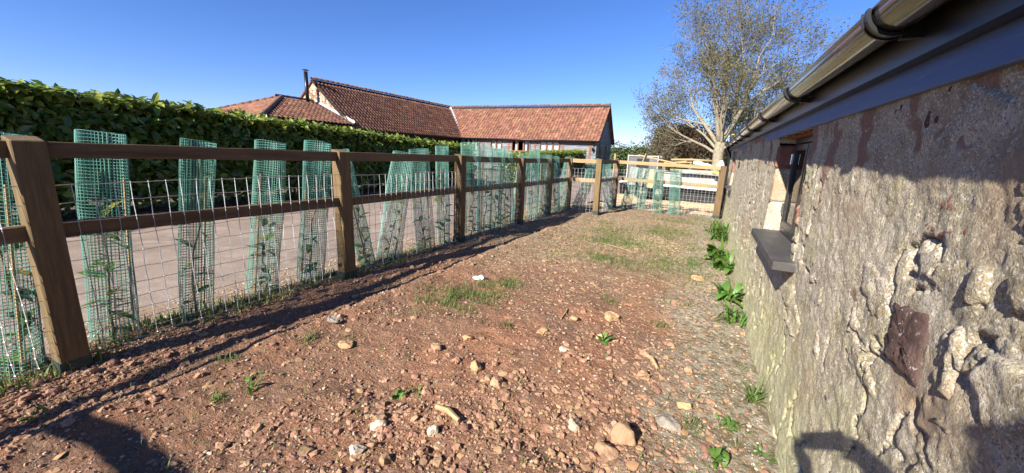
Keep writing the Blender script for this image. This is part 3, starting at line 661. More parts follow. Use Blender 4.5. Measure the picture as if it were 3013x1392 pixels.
for gi, (bpx, tpx, lab) in enumerate(guard_px):
    b = at_z(*bpx, .0); t = at_X(*tpx, b.x) if gi < 18 else at_Y(*tpx, b.y)
    ax = (t-b); L = ax.length; q = Vector((0, 0, 1)).rotation_difference(ax.normalized())
    e = empty('tree_guard', b, label=lab, cat='tree guard', group='green mesh tree guards along the fence'); e.rotation_mode = 'QUATERNION'
    zq = Matrix.Rotation(gi*1.1, 3, 'Z').to_quaternion(); e.rotation_quaternion = q @ zq
    b.z = (gz1(b.x, b.y) if b.y < 11.8 else -.02); e.location = b
    g_ = link('mesh_tube', GM[gi % 3], e, scale=(1, 1, min(L, 1.62)/1.49)); 
    # stake
    MB().tube([(.1, 0, -.1), (.1, 0, 1.2)], .009, 5).build('cane', MT['plank'], e)
    # sapling inside
    rg = random.Random(300+gi); s_ = empty('sapling', b, label='young laurel sapling inside the '+lab.replace('first ', '').replace('green mesh guard', 'guard').replace('mesh guard', 'guard'), cat='sapling', group='young laurels inside the mesh guards')
    s_.rotation_mode = 'QUATERNION'; s_.rotation_quaternion = q
    hgt = rg.uniform(.75, 1.4); pts = [(rg.uniform(-.02, .02), rg.uniform(-.02, .02), -.03)]+[(rg.uniform(-.05, .05), rg.uniform(-.05, .05), hgt*k/5) for k in range(1, 6)]
    MB().tube(pts, [.009, .008, .007, .006, .005, .003], 5).build('stem', stem_m, s_, True)
    nl = 30 if gi == 0 else rg.choice((16, 20, 26))
    for k in range(nl):
        u_ = rg.random()**1.5; z = .06+u_*(hgt-.05); i = min(int(z/hgt*5), 4); p = Vector(pts[i]).lerp(Vector(pts[i+1]), (z/hgt*5-i) if i < 5 else 1)
        sz = rg.uniform(.10, .18); mk = 'yleaf' if rg.random() < .10 else ('laurel_lit' if z > hgt*.7 and rg.random() < .6 else 'laurel')
        lf = link('leaf', leafmesh[mk], s_, loc=(p.x, p.y, z), rot=(R(rg.uniform(-35, 45)), R(rg.uniform(-25, 25)), rg.uniform(0, 6.28)), scale=(sz, sz, sz))

# ------------------------------------------------------------------ laurel hedge
HY = np.array([-9, 0, 2, 5.3, 9, 12, 15.2, 17]); HH = np.array([2.40, 2.30, 2.26, 2.13, 1.93, 1.80, 1.67, 1.60])
def hedge_top(y): return np.interp(y, HY, HH)
def make_hedge(name, x_front, thick, ya, yb, topf, n_front, n_top, n_end, sz, label, parts=300, young=.62, zb=.12, axis='y', near=None):
    """a clipped laurel hedge: dark twiggy core, leaves over its faces; front faces +X (or -Y when axis is x)"""
    rg = np.random.default_rng(hash(name) % 1000 if False else int(abs(x_front)*100)); e = empty(name, (x_front-thick/2, (ya+yb)/2, 0), label=label, cat='hedge')
    inv = Matrix.Translation((-(x_front-thick/2), -(ya+yb)/2, 0))
    yy = np.linspace(ya+.1, yb-.1, 60); m_ = MB()
    prof = lambda y: [(x_front-.22, zb+.25), (x_front-.17, topf(y)*.6), (x_front-.2, topf(y)-.25), (x_front-.4, topf(y)-.13), (x_front-thick+.3, topf(y)-.13), (x_front-thick+.15, topf(y)-.3), (x_front-thick+.2, zb+.2)]
    V = []
    for y in yy:
        for (x, z) in prof(y): V.append((x+.06*math.sin(y*5+z*3), y, z+.04*math.sin(y*7)))
    k = 7; Fq = [(i*k+j, i*k+(j+1) % k, (i+1)*k+(j+1) % k, (i+1)*k+j) for i in range(len(yy)-1) for j in range(k)]; m_.raw(V, Fq+[tuple(range(k)), tuple((len(yy)-1)*k+j for j in range(k))])
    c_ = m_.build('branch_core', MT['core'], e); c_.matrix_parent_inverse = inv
    P, N = [], []
    y = rg.uniform(ya, yb, n_front); v = rg.random(n_front); z = zb+.1+(topf(y)-zb-.1)*v**.8; bul = .13*fbm(y*1.3, z*1.3, 3, 201)+.06*fbm(y*5, z*5, 2, 205)
    sh_ = np.clip((z-(topf(y)-.50))/.50, 0, 1); P.append(np.stack([x_front+bul-rg.random(n_front)**2*.22-.42*sh_**2, y, z], -1)); N.append(np.stack([np.ones(n_front)*.8-.2*sh_, rg.normal(size=n_front)*.35, .35+.5*v+.5*sh_], -1))
    y = rg.uniform(ya, yb, n_top); x = rg.uniform(x_front-thick, x_front+.02, n_top); z = topf(y)-.04+.07*fbm(y*2.2, x*2.2, 3, 211)+rg.random(n_top)**4*.10-rg.random(n_top)*.08
    P.append(np.stack([x, y, z], -1)); N.append(np.stack([.35*np.ones(n_top), np.zeros(n_top), np.ones(n_top)], -1))
    x = rg.uniform(x_front-thick, x_front, n_end); z = zb+.1+(topf(np.full(n_end, yb))-zb)*rg.random(n_end); P.append(np.stack([x, yb-rg.random(n_end)*.2, z], -1)); N.append(np.tile([.2, 1, .4], (n_end, 1)))
    x = rg.uniform(x_front-thick, x_front, n_end); z = zb+.1+(topf(np.full(n_end, ya))-zb)*rg.random(n_end); P.append(np.stack([x, ya+rg.random(n_end)*.2, z], -1)); N.append(np.tile([.2, -1, .4], (n_end, 1)))
    P = np.concatenate(P); N = np.concatenate(N)+rg.normal(size=P.shape)*.45; Rm = basis(N, rg)
    # leaves hang or reach outwards: turn the leaf axis towards a mix of up and out
    S = (rg.uniform(.65, 1.25, len(P))*sz)[:, None]*np.ones(3); S[:, 0] *= 1.05
    isy = rg.random(len(P)) < young*np.clip((P[:, 2]-topf(P[:, 1])+.55)/.4, .05, 1)  # pale leaves gather towards the top as its painted sunlit rim
    dist = np.linalg.norm(P-np.array([0, 0, 1.5]), axis=1); cand = np.argsort(dist/S[:, 0]*(1+.5*(N[:, 0] < .3)))[:parts] if parts else np.array([], int)
    if near: cand = near(P, S)
    isp = np.zeros(len(P), bool); isp[cand] = True
    for nm, sel, mk in (('foliage', ~isy & ~isp, 'laurel'), ('sunlit_young_growth', isy & ~isp, 'laurel_lit')):
        o = link(nm, scatter_mesh(nm, [LEAF], P[sel], Rm[sel], S[sel], MT[mk]), e); o.matrix_parent_inverse = inv; tag(o, kind='stuff')
    for i in cand:
        o = link('leaf', leafmesh['laurel_lit' if isy[i] else 'laurel'], e); o.matrix_parent_inverse = inv
        o.matrix_basis = Matrix.Translation(P[i]) @ Matrix(Rm[i].tolist()).to_4x4() @ Matrix.Diagonal((*S[i], 1))
    return e
def near_view(P, S):
    """the leaves that show largest in the photograph's frame"""
    az = np.arctan2(P[:, 0], P[:, 1]); d = np.linalg.norm(P-np.array([0, 0, 1.5]), axis=1)
    ok = (az > R(-80)) & (P[:, 2] > 1.35); sc_ = np.where(ok, S[:, 0]/d, 0); return np.argsort(-sc_)[:300]
make_hedge('laurel_hedge', -9.75, 1.5, -8.5, 15.4, hedge_top, 24000, 17000, 700, .20, 'long clipped laurel hedge beyond the road on the left', near=near_view)

# ------------------------------------------------------------------ pantiled farm buildings
MT['tile'] = mat('clay_pantile', (.205, .092, .058), [((.28, .135, .082), 2.2, .5, .66), ((.115, .066, .05), 5, .52, .66), ((.22, .19, .14), 9, .60, .72)], .9, [(30, .5, .01)], island=.30, objrand=.30)
MT['ridge'] = mat('ridge_tile_clay', (.22, .11, .075), [((.15, .10, .08), 4, .45, .65)], .9, island=.2, objrand=.2)
MT['lead'] = mat('lead_flashing', (.5, .5, .5), [((.35, .35, .36), 6, .5, .7)], .5)
MT['gable'] = mat('pink_rubble_gable', (.40, .255, .175), [((.50, .37, .26), 2.4, .5, .58, 2), ((.29, .165, .11), 3.4, .54, .62, 2), ((.24, .14, .10), 7, .58, .64, 3)], .95, [(5, .9, .06), (20, .6, .02)])
MT['board'] = mat('silvered_weatherboard', (.165, .17, .18), [((.27, .27, .275), 2.4, .5, .68), ((.075, .075, .082), 5, .52, .68)], .85, [(9, .4, .01)], coord='obj', stretch=(1, 1, 6), objrand=.22)
MT['tarboard'] = mat('tarred_boarding', (.022, .018, .016), [((.035, .028, .024), 4, .5, .7)], .8)
MT['brownwood'] = mat('red_brown_joinery', (.235, .088, .045), [((.16, .06, .03), 6, .5, .7)], .6, objrand=.15)
MT['curtain'] = mat('white_curtain', (.72, .70, .64), [((.55, .53, .48), 9, .5, .7)], .9)
def tile_shape():
    n = 9; V, F = [], []
    prof = [(.265*(k/(n-1))-.005, .042*math.sin(2*math.pi*k/(n-1)+.3)*(1 if k < 6 else .9)) for k in range(n)]
    for (y_, dz) in ((0, .030), (.37, .004)):
        for x, z in prof: V.append((x, y_, z+dz+.03))
    for x, z in prof: V.append((x, .004, z+.030+.03-.020))
    for k in range(n-1): F += [(k, k+1, n+k+1, n+k), (2*n+k, 2*n+k+1, k+1, k)]
    return np.array(V), np.array(F)
TILE = tile_shape(); tile_me = npmesh('tile', TILE[0], TILE[1], MT['tile'])
RT_ = MB(); rt_n = 9
for e_ in (0, 1): RT_.v += [(.125*math.cos(math.pi*k/(rt_n-1)), .42*e_-.0, .11*math.sin(math.pi*k/(rt_n-1))*(1+.06*(1-e_))) for k in range(rt_n)]
RT_.v += [(.10*math.cos(math.pi*k/(rt_n-1)), 0, .085*math.sin(math.pi*k/(rt_n-1))) for k in range(rt_n)]
RT_.f += [(k, k+1, rt_n+k+1, rt_n+k) for k in range(rt_n-1)]+[(2*rt_n+k, 2*rt_n+k+1, k+1, k) for k in range(rt_n-1)]
ridge_me = RT_.mesh('ridge_tile', MT['ridge'], True)
class Bld:
    def __init__(s, name, loc, label): s.e = empty(name, loc, label=label, cat='building'); s.inv = Matrix.Translation(-Vector(loc))
    def put(s, o):
        if o.parent is s.e: o.matrix_parent_inverse = s.inv
        return o
    def roof(s, O, a, u, la, lu, ok, thick_poly, npart=300):
        """O eave corner, a along the eave, u up the slope; ok(sa, su) keeps a tile"""
        O, a, u = Vector(O), Vector(a).normalized(), Vector(u).normalized(); nn = a.cross(u).normalized()
        if nn.z < 0: nn = -nn
        me = MB(); k = len(thick_poly); me.raw([Vector(p)-nn*.0 for p in thick_poly]+[Vector(p)-nn*.12 for p in thick_poly], [tuple(range(k)), tuple(range(2*k-1, k-1, -1))]+[(i, (i+1) % k, k+(i+1) % k, k+i) for i in range(k)])
        ro = s.put(me.build('roof', MT['tarboard'], s.e))
        pos, rr = [], random.Random(int(O.x*10)); T = []
        rows, cols = int(lu/.30)+1, int(la/.255)+1
        for j in range(rows):
            for i in range(cols):
                sa, su = i*.255, j*.30
                if not ok(sa+.12, su+.15): continue
                p = O+a*(sa+rr.uniform(-.006, .006))+u*(su-.06+rr.uniform(-.012, .012)); ry_, rx_ = rr.gauss(0, .018), rr.gauss(0, .012)
                a2 = (a+nn*ry_+u*rr.gauss(0, .012)).normalized(); u2 = (u+nn*rx_); u2 = (u2-a2*u2.dot(a2)).normalized(); n2 = a2.cross(u2)
                if n2.z < 0: n2 = -n2
                T.append((p, Matrix((a2, u2, n2)).transposed()))
        T.sort(key=lambda t: (t[0]-CAMP).length)
        for p, m3 in T[:npart]:
            o = s.put(link('tile', tile_me, ro)); o.matrix_basis = Matrix.Translation(p) @ m3.to_4x4()
        if T[npart:]:
            P = np.array([t[0][:] for t in T[npart:]]); Q = np.array([[list(r_) for r_ in t[1]] for t in T[npart:]])
            tag(s.put(link('far_tiles', scatter_mesh('far_tiles', [TILE], P, Q, np.ones((len(P), 3)), MT['tile'], smooth=True), ro)), kind='stuff')
        return ro
    def ridge(s, p, q, parent):
        p, q = Vector(p), Vector(q); d = (q-p); L = d.length; d.normalize(); side = d.cross(Vector((0, 0, 1))).normalized(); up = side.cross(d)
        for k in range(int(L/.39)+1):
            o = s.put(link('ridge_tile', ridge_me, parent)); o.matrix_basis = Matrix.Translation(p+d*(k*.39)+up*.03) @ Matrix((side, d, up)).transposed().to_4x4() @ Matrix.Rotation(random.gauss(0, .015), 4, 'X')
# -- right hand weatherboarded range
V2 = Vector((math.sin(R(-3)), math.cos(R(-3)), 0)); A2 = Vector((-V2.y, V2.x, 0)); PR = Vector((-7.64, 29.0, 0)); ZE, ZR, HD, LR = 2.72, 5.42, 3.2, 11.8
B = Bld('weatherboarded_barn', PR+A2*6+V2*3.2, 'silver weatherboarded barn range with red pantile roof and brown windows')
loc = lambda s_, d_, z: PR+A2*s_+V2*d_+Vector((0, 0, z))
slope = (V2*HD+Vector((0, 0, ZR-ZE))); SLEN = slope.length
ov = .28
def ok_r(sa, su): return sa-.22 <= LR+.05+(14.9-LR)*min(su/SLEN, 1.0) and su < SLEN+.05
ro = B.roof(loc(-.22, -ov, ZE-ov*(ZR-ZE)/HD+.06), A2, slope, 15.2, SLEN+ov*1.3, ok_r, [loc(-.2, -ov, ZE-ov*(ZR-ZE)/HD+.05), loc(LR+.1, -ov, ZE-ov*(ZR-ZE)/HD+.05), loc(15, HD, ZR+.05), loc(-.2, HD, ZR+.05)])
bk = MB(); bk.raw([loc(-.2, HD, ZR+.05), loc(15, HD, ZR+.05), loc(15, 2*HD+.3, ZE-.1), loc(-.2, 2*HD+.3, ZE-.1), loc(-.2, HD, ZR-.07), loc(15, HD, ZR-.07), loc(15, 2*HD+.3, ZE-.22), loc(-.2, 2*HD+.3, ZE-.22)], [(0,1,2,3),(7,6,5,4),(0,4,5,1),(1,5,6,2),(2,6,7,3),(3,7,4,0)])
B.put(bk.build('back_roof', MT['tile'], B.e))
B.ridge(loc(-.2, HD, ZR+.06), loc(14.9, HD, ZR+.06), ro)
# body walls (dark behind the boards)
bd = MB(); k = [loc(.06, .06, -.1), loc(LR+1, .06, -.1), loc(LR+1, 2*HD-.06, -.1), loc(.06, 2*HD-.06, -.1)]; k2 = [p+Vector((0, 0, ZE+.08)) for p in k]
bd.raw(k+k2+[loc(.06, HD, ZR-.12), loc(LR+1, HD, ZR-.12)], [(3,7,6,2),(0,3,7,4),(1,5,6,2),(4,8,7),(5,6,9)])
B.put(bd.build('wall', MT['tarboard'], B.e)); wallR = B.e.children[-1]
fw_ = MB()
WINR = [(10.02, 11.38, 1.60, 2.47, 3), (7.89, 8.85, 1.72, 2.45, 2), (5.39, 6.89, 1.65, 2.43, 3), (2.94, 4.47, 1.65, 2.40, 3)]
# dark front skin with window holes, made of strips
sedges = sorted({0.06, LR+.9}|{s_ for w_ in WINR for s_ in w_[:2]})
for i in range(len(sedges)-1):
    s0, s1 = sedges[i], sedges[i+1]; win = next((w_ for w_ in WINR if abs(w_[0]-s0) < 1e-6), None)
    for (z0, z1) in ([(-.1, 2.78)] if not win else [(-.1, win[2]), (win[3], 2.78)]): fw_.raw([loc(s0, .07, z0), loc(s1, .07, z0), loc(s1, .07, z1), loc(s0, .07, z1)], [(0, 1, 2, 3)])
B.put(fw_.build('front_sheathing', MT['tarboard'], B.e))
rot2 = Matrix((A2, V2, Vector((0, 0, 1)))).transposed().to_4x4()
def board(s0, s1, z0, z1, parent=wallR, d=.0, mt_=None):
    m_ = MB(); L = s1-s0; j = random.uniform(-.008, .008)
    m_.raw([(0, -.042, j), (L, -.042, random.uniform(-.008, .008)), (L, .0, 0), (0, .0, 0), (0, -.022, z1-z0+.02), (L, -.022, z1-z0+.02), (L, 0, z1-z0+.02), (0, 0, z1-z0+.02)], [(0,3,2,1),(4,5,6,7),(0,1,5,4),(1,2,6,5),(2,3,7,6),(3,0,4,7)])
    o = B.put(link('board', m_.mesh('board', mt_ or MT['board']), parent)); o.matrix_basis = Matrix.Translation(loc(s0, .065+d, z0)) @ rot2; return o
PST = [.5, 2.61, 4.9, 7.23, 9.55]
bays = [0.0]+PST+[LR]
z = .1
while z < 2.6:
    for i in range(len(bays)-1):
        s0, s1 = bays[i]+(.07 if i else .02), bays[i+1]-.07
        seg = [(s0, s1)]
        for (wa, wb, wc, wd, _) in WINR:
            if z+.17 > wc-.05 and z < wd+.04: seg = [q for (p_, r_) in seg for q in (((p_, min(r_, wa-.09)), (max(p_, wb+.09), r_)) if not (r_ < wa-.09 or p_ > wb+.09) else ((p_, r_),)) if q[1]-q[0] > .04]
        for (p_, r_) in seg: board(p_, r_, z, min(z+.17, 2.62))
    z += .17
for s_ in PST: B.put(MB().raw([loc(s_-.07, -.005, 0), loc(s_+.07, -.005, 0), loc(s_+.07, .07, 0), loc(s_-.07, .07, 0), loc(s_-.07, -.005, 2.6), loc(s_+.07, -.005, 2.6), loc(s_+.07, .07, 2.6), loc(s_-.07, .07, 2.6)], [(0,3,2,1),(4,5,6,7),(0,1,5,4),(1,2,6,5),(2,3,7,6),(3,0,4,7)]).build('timber_post', MT['brownwood'], B.e))
# gable end boards (face towards +X)
rotg = Matrix((V2, -A2, Vector((0, 0, 1)))).transposed().to_4x4()
GW = [(1.35, 2.05, 1.25, 2.35), (3.9, 4.5, 1.25, 2.35)]
z = .1
while z < ZR-.2:
    zz = max(0, (z+.1-ZE)/(ZR-ZE)); d0, d1 = zz*HD+.05, 2*HD-zz*HD-.05
    seg = [(d0, d1)]
    for (ga, gb, gc, gd) in GW:
        if z+.18 > gc-.04 and z < gd+.04: seg = [q for (p_, r_) in seg for q in ((p_, min(r_, ga-.06)), (max(p_, gb+.06), r_)) if q[1]-q[0] > .05]
    for (p_, r_) in seg:
        m_ = MB(); L = r_-p_; m_.raw([(0, -.042, 0), (L, -.042, random.uniform(-.008, .008)), (L, 0, 0), (0, 0, 0), (0, -.02, .2), (L, -.02, .2), (L, 0, .2), (0, 0, .2)], [(0,3,2,1),(4,5,6,7),(0,1,5,4),(1,2,6,5),(2,3,7,6),(3,0,4,7)])
        o = B.put(link('board', m_.mesh('board', MT['board']), wallR)); o.matrix_basis = Matrix.Translation(loc(.05, p_, z)) @ rotg
    z += .18
for (ga, gb, gc, gd) in GW:
    wf = B.put(MB().raw([loc(-.01, d_, z_) for d_, z_ in ((ga, gc), (gb, gc), (gb, gd), (ga, gd), (ga+.07, gc+.07), (gb-.07, gc+.07), (gb-.07, gd-.07), (ga+.07, gd-.07))], [(0,1,5,4),(1,2,6,5),(2,3,7,6),(3,0,4,7)]).build('window', MT['darkframe'], B.e))
    B.put(MB().raw([loc(.02, d_, z_) for d_, z_ in ((ga, gc), (gb, gc), (gb, gd), (ga, gd))], [(0,1,2,3)]).build('pane', MT['glass'], wf))
# barge boards, eave gutter
for d0, d1, z0, z1 in ((-.25, HD, ZE-.22, ZR+.02), (2*HD+.3, HD, ZE-.26, ZR+.02)):
    B.put(MB().raw([loc(s_, d_, z_) for s_ in (-.22, -.17) for d_, z_ in ((d0, z0-.16), (d1, z1-.18), (d1, z1), (d0, z0))], [(0,1,2,3),(7,6,5,4),(0,4,5,1),(1,5,6,2),(2,6,7,3),(3,7,4,0)]).build('barge_board', MT['tarboard'], B.e))
B.put(MB().tube([loc(-.2, -.34, 2.50), loc(LR+.1, -.34, 2.54)], .06, 8).build('eave_gutter', MT['black'], B.e, True))
B.put(MB().raw([loc(s_, d_, z_) for s_ in (0, LR) for d_, z_ in ((.0, 2.56), (-.25, 2.46), (-.25, 2.52), (.0, 2.66))], [(0,1,2,3),(7,6,5,4),(0,4,5,1),(1,5,6,2),(2,6,7,3),(3,7,4,0)]).build('eave_soffit', MT['tarboard'], B.e))
def lbox(m_, s0, s1, d0, d1, z0, z1): m_.raw([loc(a_, b_, c_) for c_ in (z0, z1) for a_, b_ in ((s0, d0), (s1, d0), (s1, d1), (s0, d1))], [(0,3,2,1),(4,5,6,7),(0,1,5,4),(1,2,6,5),(2,3,7,6),(3,0,4,7)]); return m_
for wi, (wa, wb, wc, wd, nl) in enumerate(WINR):
    fr = MB(); f_ = .075
    for q in ((wa-.06, wa+f_-.06, wc-.05, wd+.05), (wb-f_+.06, wb+.06, wc-.05, wd+.05)): lbox(fr, q[0], q[1], -.03, .06, q[2], q[3])
    lbox(fr, wa+f_-.06, wb-f_+.06, -.03, .06, wd-.03, wd+.05); lbox(fr, wa+f_-.06, wb-f_+.06, -.05, .06, wc-.05, wc+.03)
    wn = B.put(fr.build('window', MT['brownwood'], B.e)); wdt = (wb-wa)/nl
    for j in range(nl):
        s0, s1 = wa+j*wdt, wa+(j+1)*wdt
        if j: B.put(lbox(MB(), s0-.045, s0+.045, -.02, .05, wc+.031, wd-.031).build('mullion', MT['brownwood'], wn))
        if not (wi == 2 and j == 1): B.put(lbox(MB(), s0+.05, s1-.05, .025, .032, wc+.032, wd-.032).build('pane', MT['glass'], wn))
        if wi in (0, 2):
            if not (wi == 2 and j == 1): B.put(lbox(MB(), s0+(.05 if j else wdt*.45), s1-(wdt*.45 if j else .05), .12, .14, wc, wd).build('curtain', MT['curtain'], wn))
        else: B.put(lbox(MB(), s0+.02, s1-.02, .12, .14, wc, wd).build('blind', MT['curtain'], wn))
lan = MB(); 
for zz in (1.92, 2.35): lan.lathe([(.0, zz-.14), (.05, zz-.12), (.09, zz+.05), (.12, zz+.06), (.03, zz+.15), (.0, zz+.16)], 8, Matrix.Translation(loc(.24, -.14, 0))); lan.tube([loc(.24, -.14, zz+.1), loc(.24, .02, zz+.1)], .015, 5)
B.put(lan.build('wall_lantern', MT['black'], B.e))
# -- long left range, ridge running away from the camera
XE, XR, YG, YJ = -19.42, -22.62, 16.9, 31.2
L_ = Bld('long_barn', (-22.6, 24, 0), 'long barn with stone gable and steep red pantile roof on the left')
sl2 = Vector((XR-XE, 0, ZR-ZE)); SL2 = sl2.length; oz = ov*(ZR-ZE)/HD
YE = 28.45
def ok_l(sa, su): return YG-.1+sa <= YE+(YJ-YE)*min(su/SL2, 1)-.1 and su < SL2+.05
ro2 = L_.roof((XE+ov, YG-.12, ZE-oz+.06), (0, 1, 0), sl2, 14.6, SL2+ov*1.3, ok_l, [(XE+ov, YG-.1, ZE-oz+.05), (XE+ov, YE, ZE-oz+.05), (XR, YJ, ZR+.05), (XR, YG-.1, ZR+.05)])
L_.ridge((XR, YG-.1, ZR+.06), (XR, YJ, ZR+.06), ro2)
L_.put(MB().raw([(XR, YG-.1, ZR+.05), (XR, YJ+3, ZR+.05), (XR-3.5, YJ+3, ZE-.2), (XR-3.5, YG-.1, ZE-.2), (XR, YG-.1, ZR-.07), (XR, YJ+3, ZR-.07), (XR-3.5, YJ+3, ZE-.32), (XR-3.5, YG-.1, ZE-.32)], [(0,1,2,3),(7,6,5,4),(0,4,5,1),(1,5,6,2),(2,6,7,3),(3,7,4,0)]).build('back_roof', MT['tile'], L_.e))
L_.put(MB().box(XE-.32, XE-.22, YG+.32, YE-.1, -.1, ZE-.12).build('front_boarding', MT['tarboard'], L_.e))
gb_ = MB(); gy0, gy1 = YG, YG+.3
prof = [(XE-.22, -.1), (XE-.22, ZE+.10), (XR, ZR-.06), (2*XR-XE+.22, ZE+.10), (2*XR-XE+.22, -.1)]
gb_.raw([(x, gy0, z) for x, z in prof]+[(x, gy1, z) for x, z in prof], [(0,1,2,3,4),(9,8,7,6,5)]+[(i, 5+i, 5+(i+1) % 5, (i+1) % 5) for i in range(5)])
gable = L_.put(gb_.build('gable_wall', MT['gable'], L_.e))
# facing stones of the gable, laid in rough courses
rg = random.Random(5); gsm = [mat('gable_stone_'+n_, c_, [((c_[0]*.7, c_[1]*.7, c_[2]*.7), 5, .5, .7)], .95, [(12, .7, .03)], objrand=.15) for n_, c_ in (('pink', (.43, .27, .19)), ('cream', (.52, .40, .28)), ('red', (.33, .17, .11)))]
z = 2.6; cnt = 0
while z < ZR-.35:
    hh = rg.uniform(.14, .24); half = (ZR-.15-z-hh)/(ZR-ZE)*HD; x = XR-half+.1
    while x < XR+half-.1:
        wd_ = rg.uniform(.18, .42); wd_ = min(wd_, XR+half-x)
        if wd_ > .08:
            o = L_.put(MB().bbox(-wd_/2+.012, wd_/2-.012, -.03, .02, .012, hh-.012, .018, jit=.010).build('stone', gsm[cnt % 3 if rg.random() < .8 else 1], gable)); o.matrix_basis = Matrix.Translation((x+wd_/2, gy0-.004, z)); cnt += 1
        x += wd_
    z += hh
# lead lined valley between the two roofs
va, vb = Vector((XE+ov*.8, YE-.15, ZE-oz+.17)), Vector((XR, YJ, ZR+.17)); dv = (vb-va).normalized(); sd_ = dv.cross(Vector((0, 0, 1))).normalized()*.13
B.put(MB().raw([va-sd_, va+sd_, vb+sd_, vb-sd_]+[p-Vector((0, 0, .03)) for p in (va-sd_, va+sd_, vb+sd_, vb-sd_)], [(0,1,2,3),(7,6,5,4),(0,4,5,1),(1,5,6,2),(2,6,7,3),(3,7,4,0)]).build('valley_flashing', MT['lead'], B.e))
# -- low hipped annexe against the gable
H = Bld('hipped_annexe', (-22.6, 14, 0), 'low annexe with hipped pantile roof in front of the stone gable')
zE, zR, xE, yC, yA = 2.68, 4.06, -19.15, 11.5, 14.8
s3 = Vector((XR-xE, 0, zR-zE)); S3 = s3.length
ok1 = lambda sa, su: (YG-sa) <= YG and (YG-.1-sa) >= yC+(yA-yC)*su/S3 and su < S3
h1 = H.roof((xE, YG-.02, zE+.06), (0, -1, 0), s3, YG-yC, S3, ok1, [(xE, YG, zE), (xE, yC, zE), (XR, yA, zR), (XR, YG, zR)])
s4 = Vector((0, yA-yC, zR-zE)); S4 = s4.length; wdt = 2*(xE-XR)
ok2 = lambda sa, su: su < S4 and (xE-XR)*su/S4 < sa < wdt-(xE-XR)*su/S4
h2 = H.roof((2*XR-xE, yC, zE+.06), (1, 0, 0), s4, wdt, S4, ok2, [(xE, yC, zE), (2*XR-xE, yC, zE), (XR, yA, zR)], 150)
H.put(MB().raw([(2*XR-xE, YG, zE), (2*XR-xE, yC, zE), (XR, yA, zR), (XR, YG, zR)]+[(2*XR-xE, YG, zE-.1), (2*XR-xE, yC, zE-.1), (XR, yA, zR-.1), (XR, YG, zR-.1)], [(0,1,2,3),(7,6,5,4),(0,4,5,1),(1,5,6,2),(3,7,4,0)]).build('back_roof', MT['tile'], H.e))
for p, q in (((XR, YG-.05, zR+.07), (XR, yA, zR+.07)), ((XR, yA, zR+.07), (xE, yC, zE+.09)), ((XR, yA, zR+.07), (2*XR-xE, yC, zE+.09))): H.ridge(p, q, h1)
H.put(MB().box(2*XR-xE+.3, xE-.3, yC+.3, YG-.01, -.1, zE-.02).build('wall', MT['gable'], H.e))
fa_, fb_ = Vector((xE+.05, YG-.06, zE+.16)), Vector((XR+.1, YG-.06, zR+.14))
H.put(MB().raw([fa_, fb_, fb_+Vector((0, .045, .12)), fa_+Vector((0, .045, .12)), fa_+Vector((0, -.10, .0)), fb_+Vector((0, -.10, 0))], [(0,1,2,3),(0,4,5,1)]).build('lead_flashing', MT['lead'], H.e))
# flue
fx_, fy_ = -22.35, 16.25
ft = 1.5+math.hypot(fx_, fy_)*math.tan(R(9.05))
flue = H.put(MB().tube([(fx_, fy_, 3.7), (fx_, fy_, ft-.12)], .11, 12).build('flue', MT['black'], H.e, True))
H.put(MB().lathe([(.0, ft+.02), (.10, ft+.0), (.2, ft-.035), (.2, ft-.045), (.0, ft-.03)], 12, Matrix.Translation((fx_, fy_, 0))).tube([(fx_+.09, fy_, ft-.13), (fx_+.09, fy_, ft-.03)], .012, 4).tube([(fx_-.09, fy_, ft-.13), (fx_-.09, fy_, ft-.03)], .012, 4).build('cowl', MT['black'], flue))
H.put(MB().tube([(fx_, fy_, 4.65), (fx_+.12, YG+.0, 4.85)], .02, 5).tube([(fx_, fy_, 4.65), (fx_-.25, YG+.0, 4.5)], .02, 5).build('flue_stay', MT['black'], flue))

# small clipped hedge and gate posts in the farmyard
make_hedge('garden_hedge', -7.9, 1.0, 16.6, 27.4, lambda y: np.interp(y, [16, 18.5, 19.5, 28], [1.40, 1.46, 1.60, 1.80]), 7000, 5500, 700, .13, 'small sunlit clipped hedge in front of the weatherboarded barn', near=lambda P, S: np.array([], int), young=.75, zb=.0)
for i, (px, lab) in enumerate((((1500, 518), 'taller timber post standing in the yard left of the small hedge'), ((1474, 514), 'slim timber post beside the taller yard post'))):
    p = at_z(*px, -.06); o = MB().bbox(-.13+.04*i, .13-.04*i, -.13+.04*i, .13-.04*i, -.2, 1.5-.1*i, .01).build('timber_post', MT['post'], loc=(p.x, p.y, 0), rot=(0, 0, .4)); tag(o, lab, 'post')

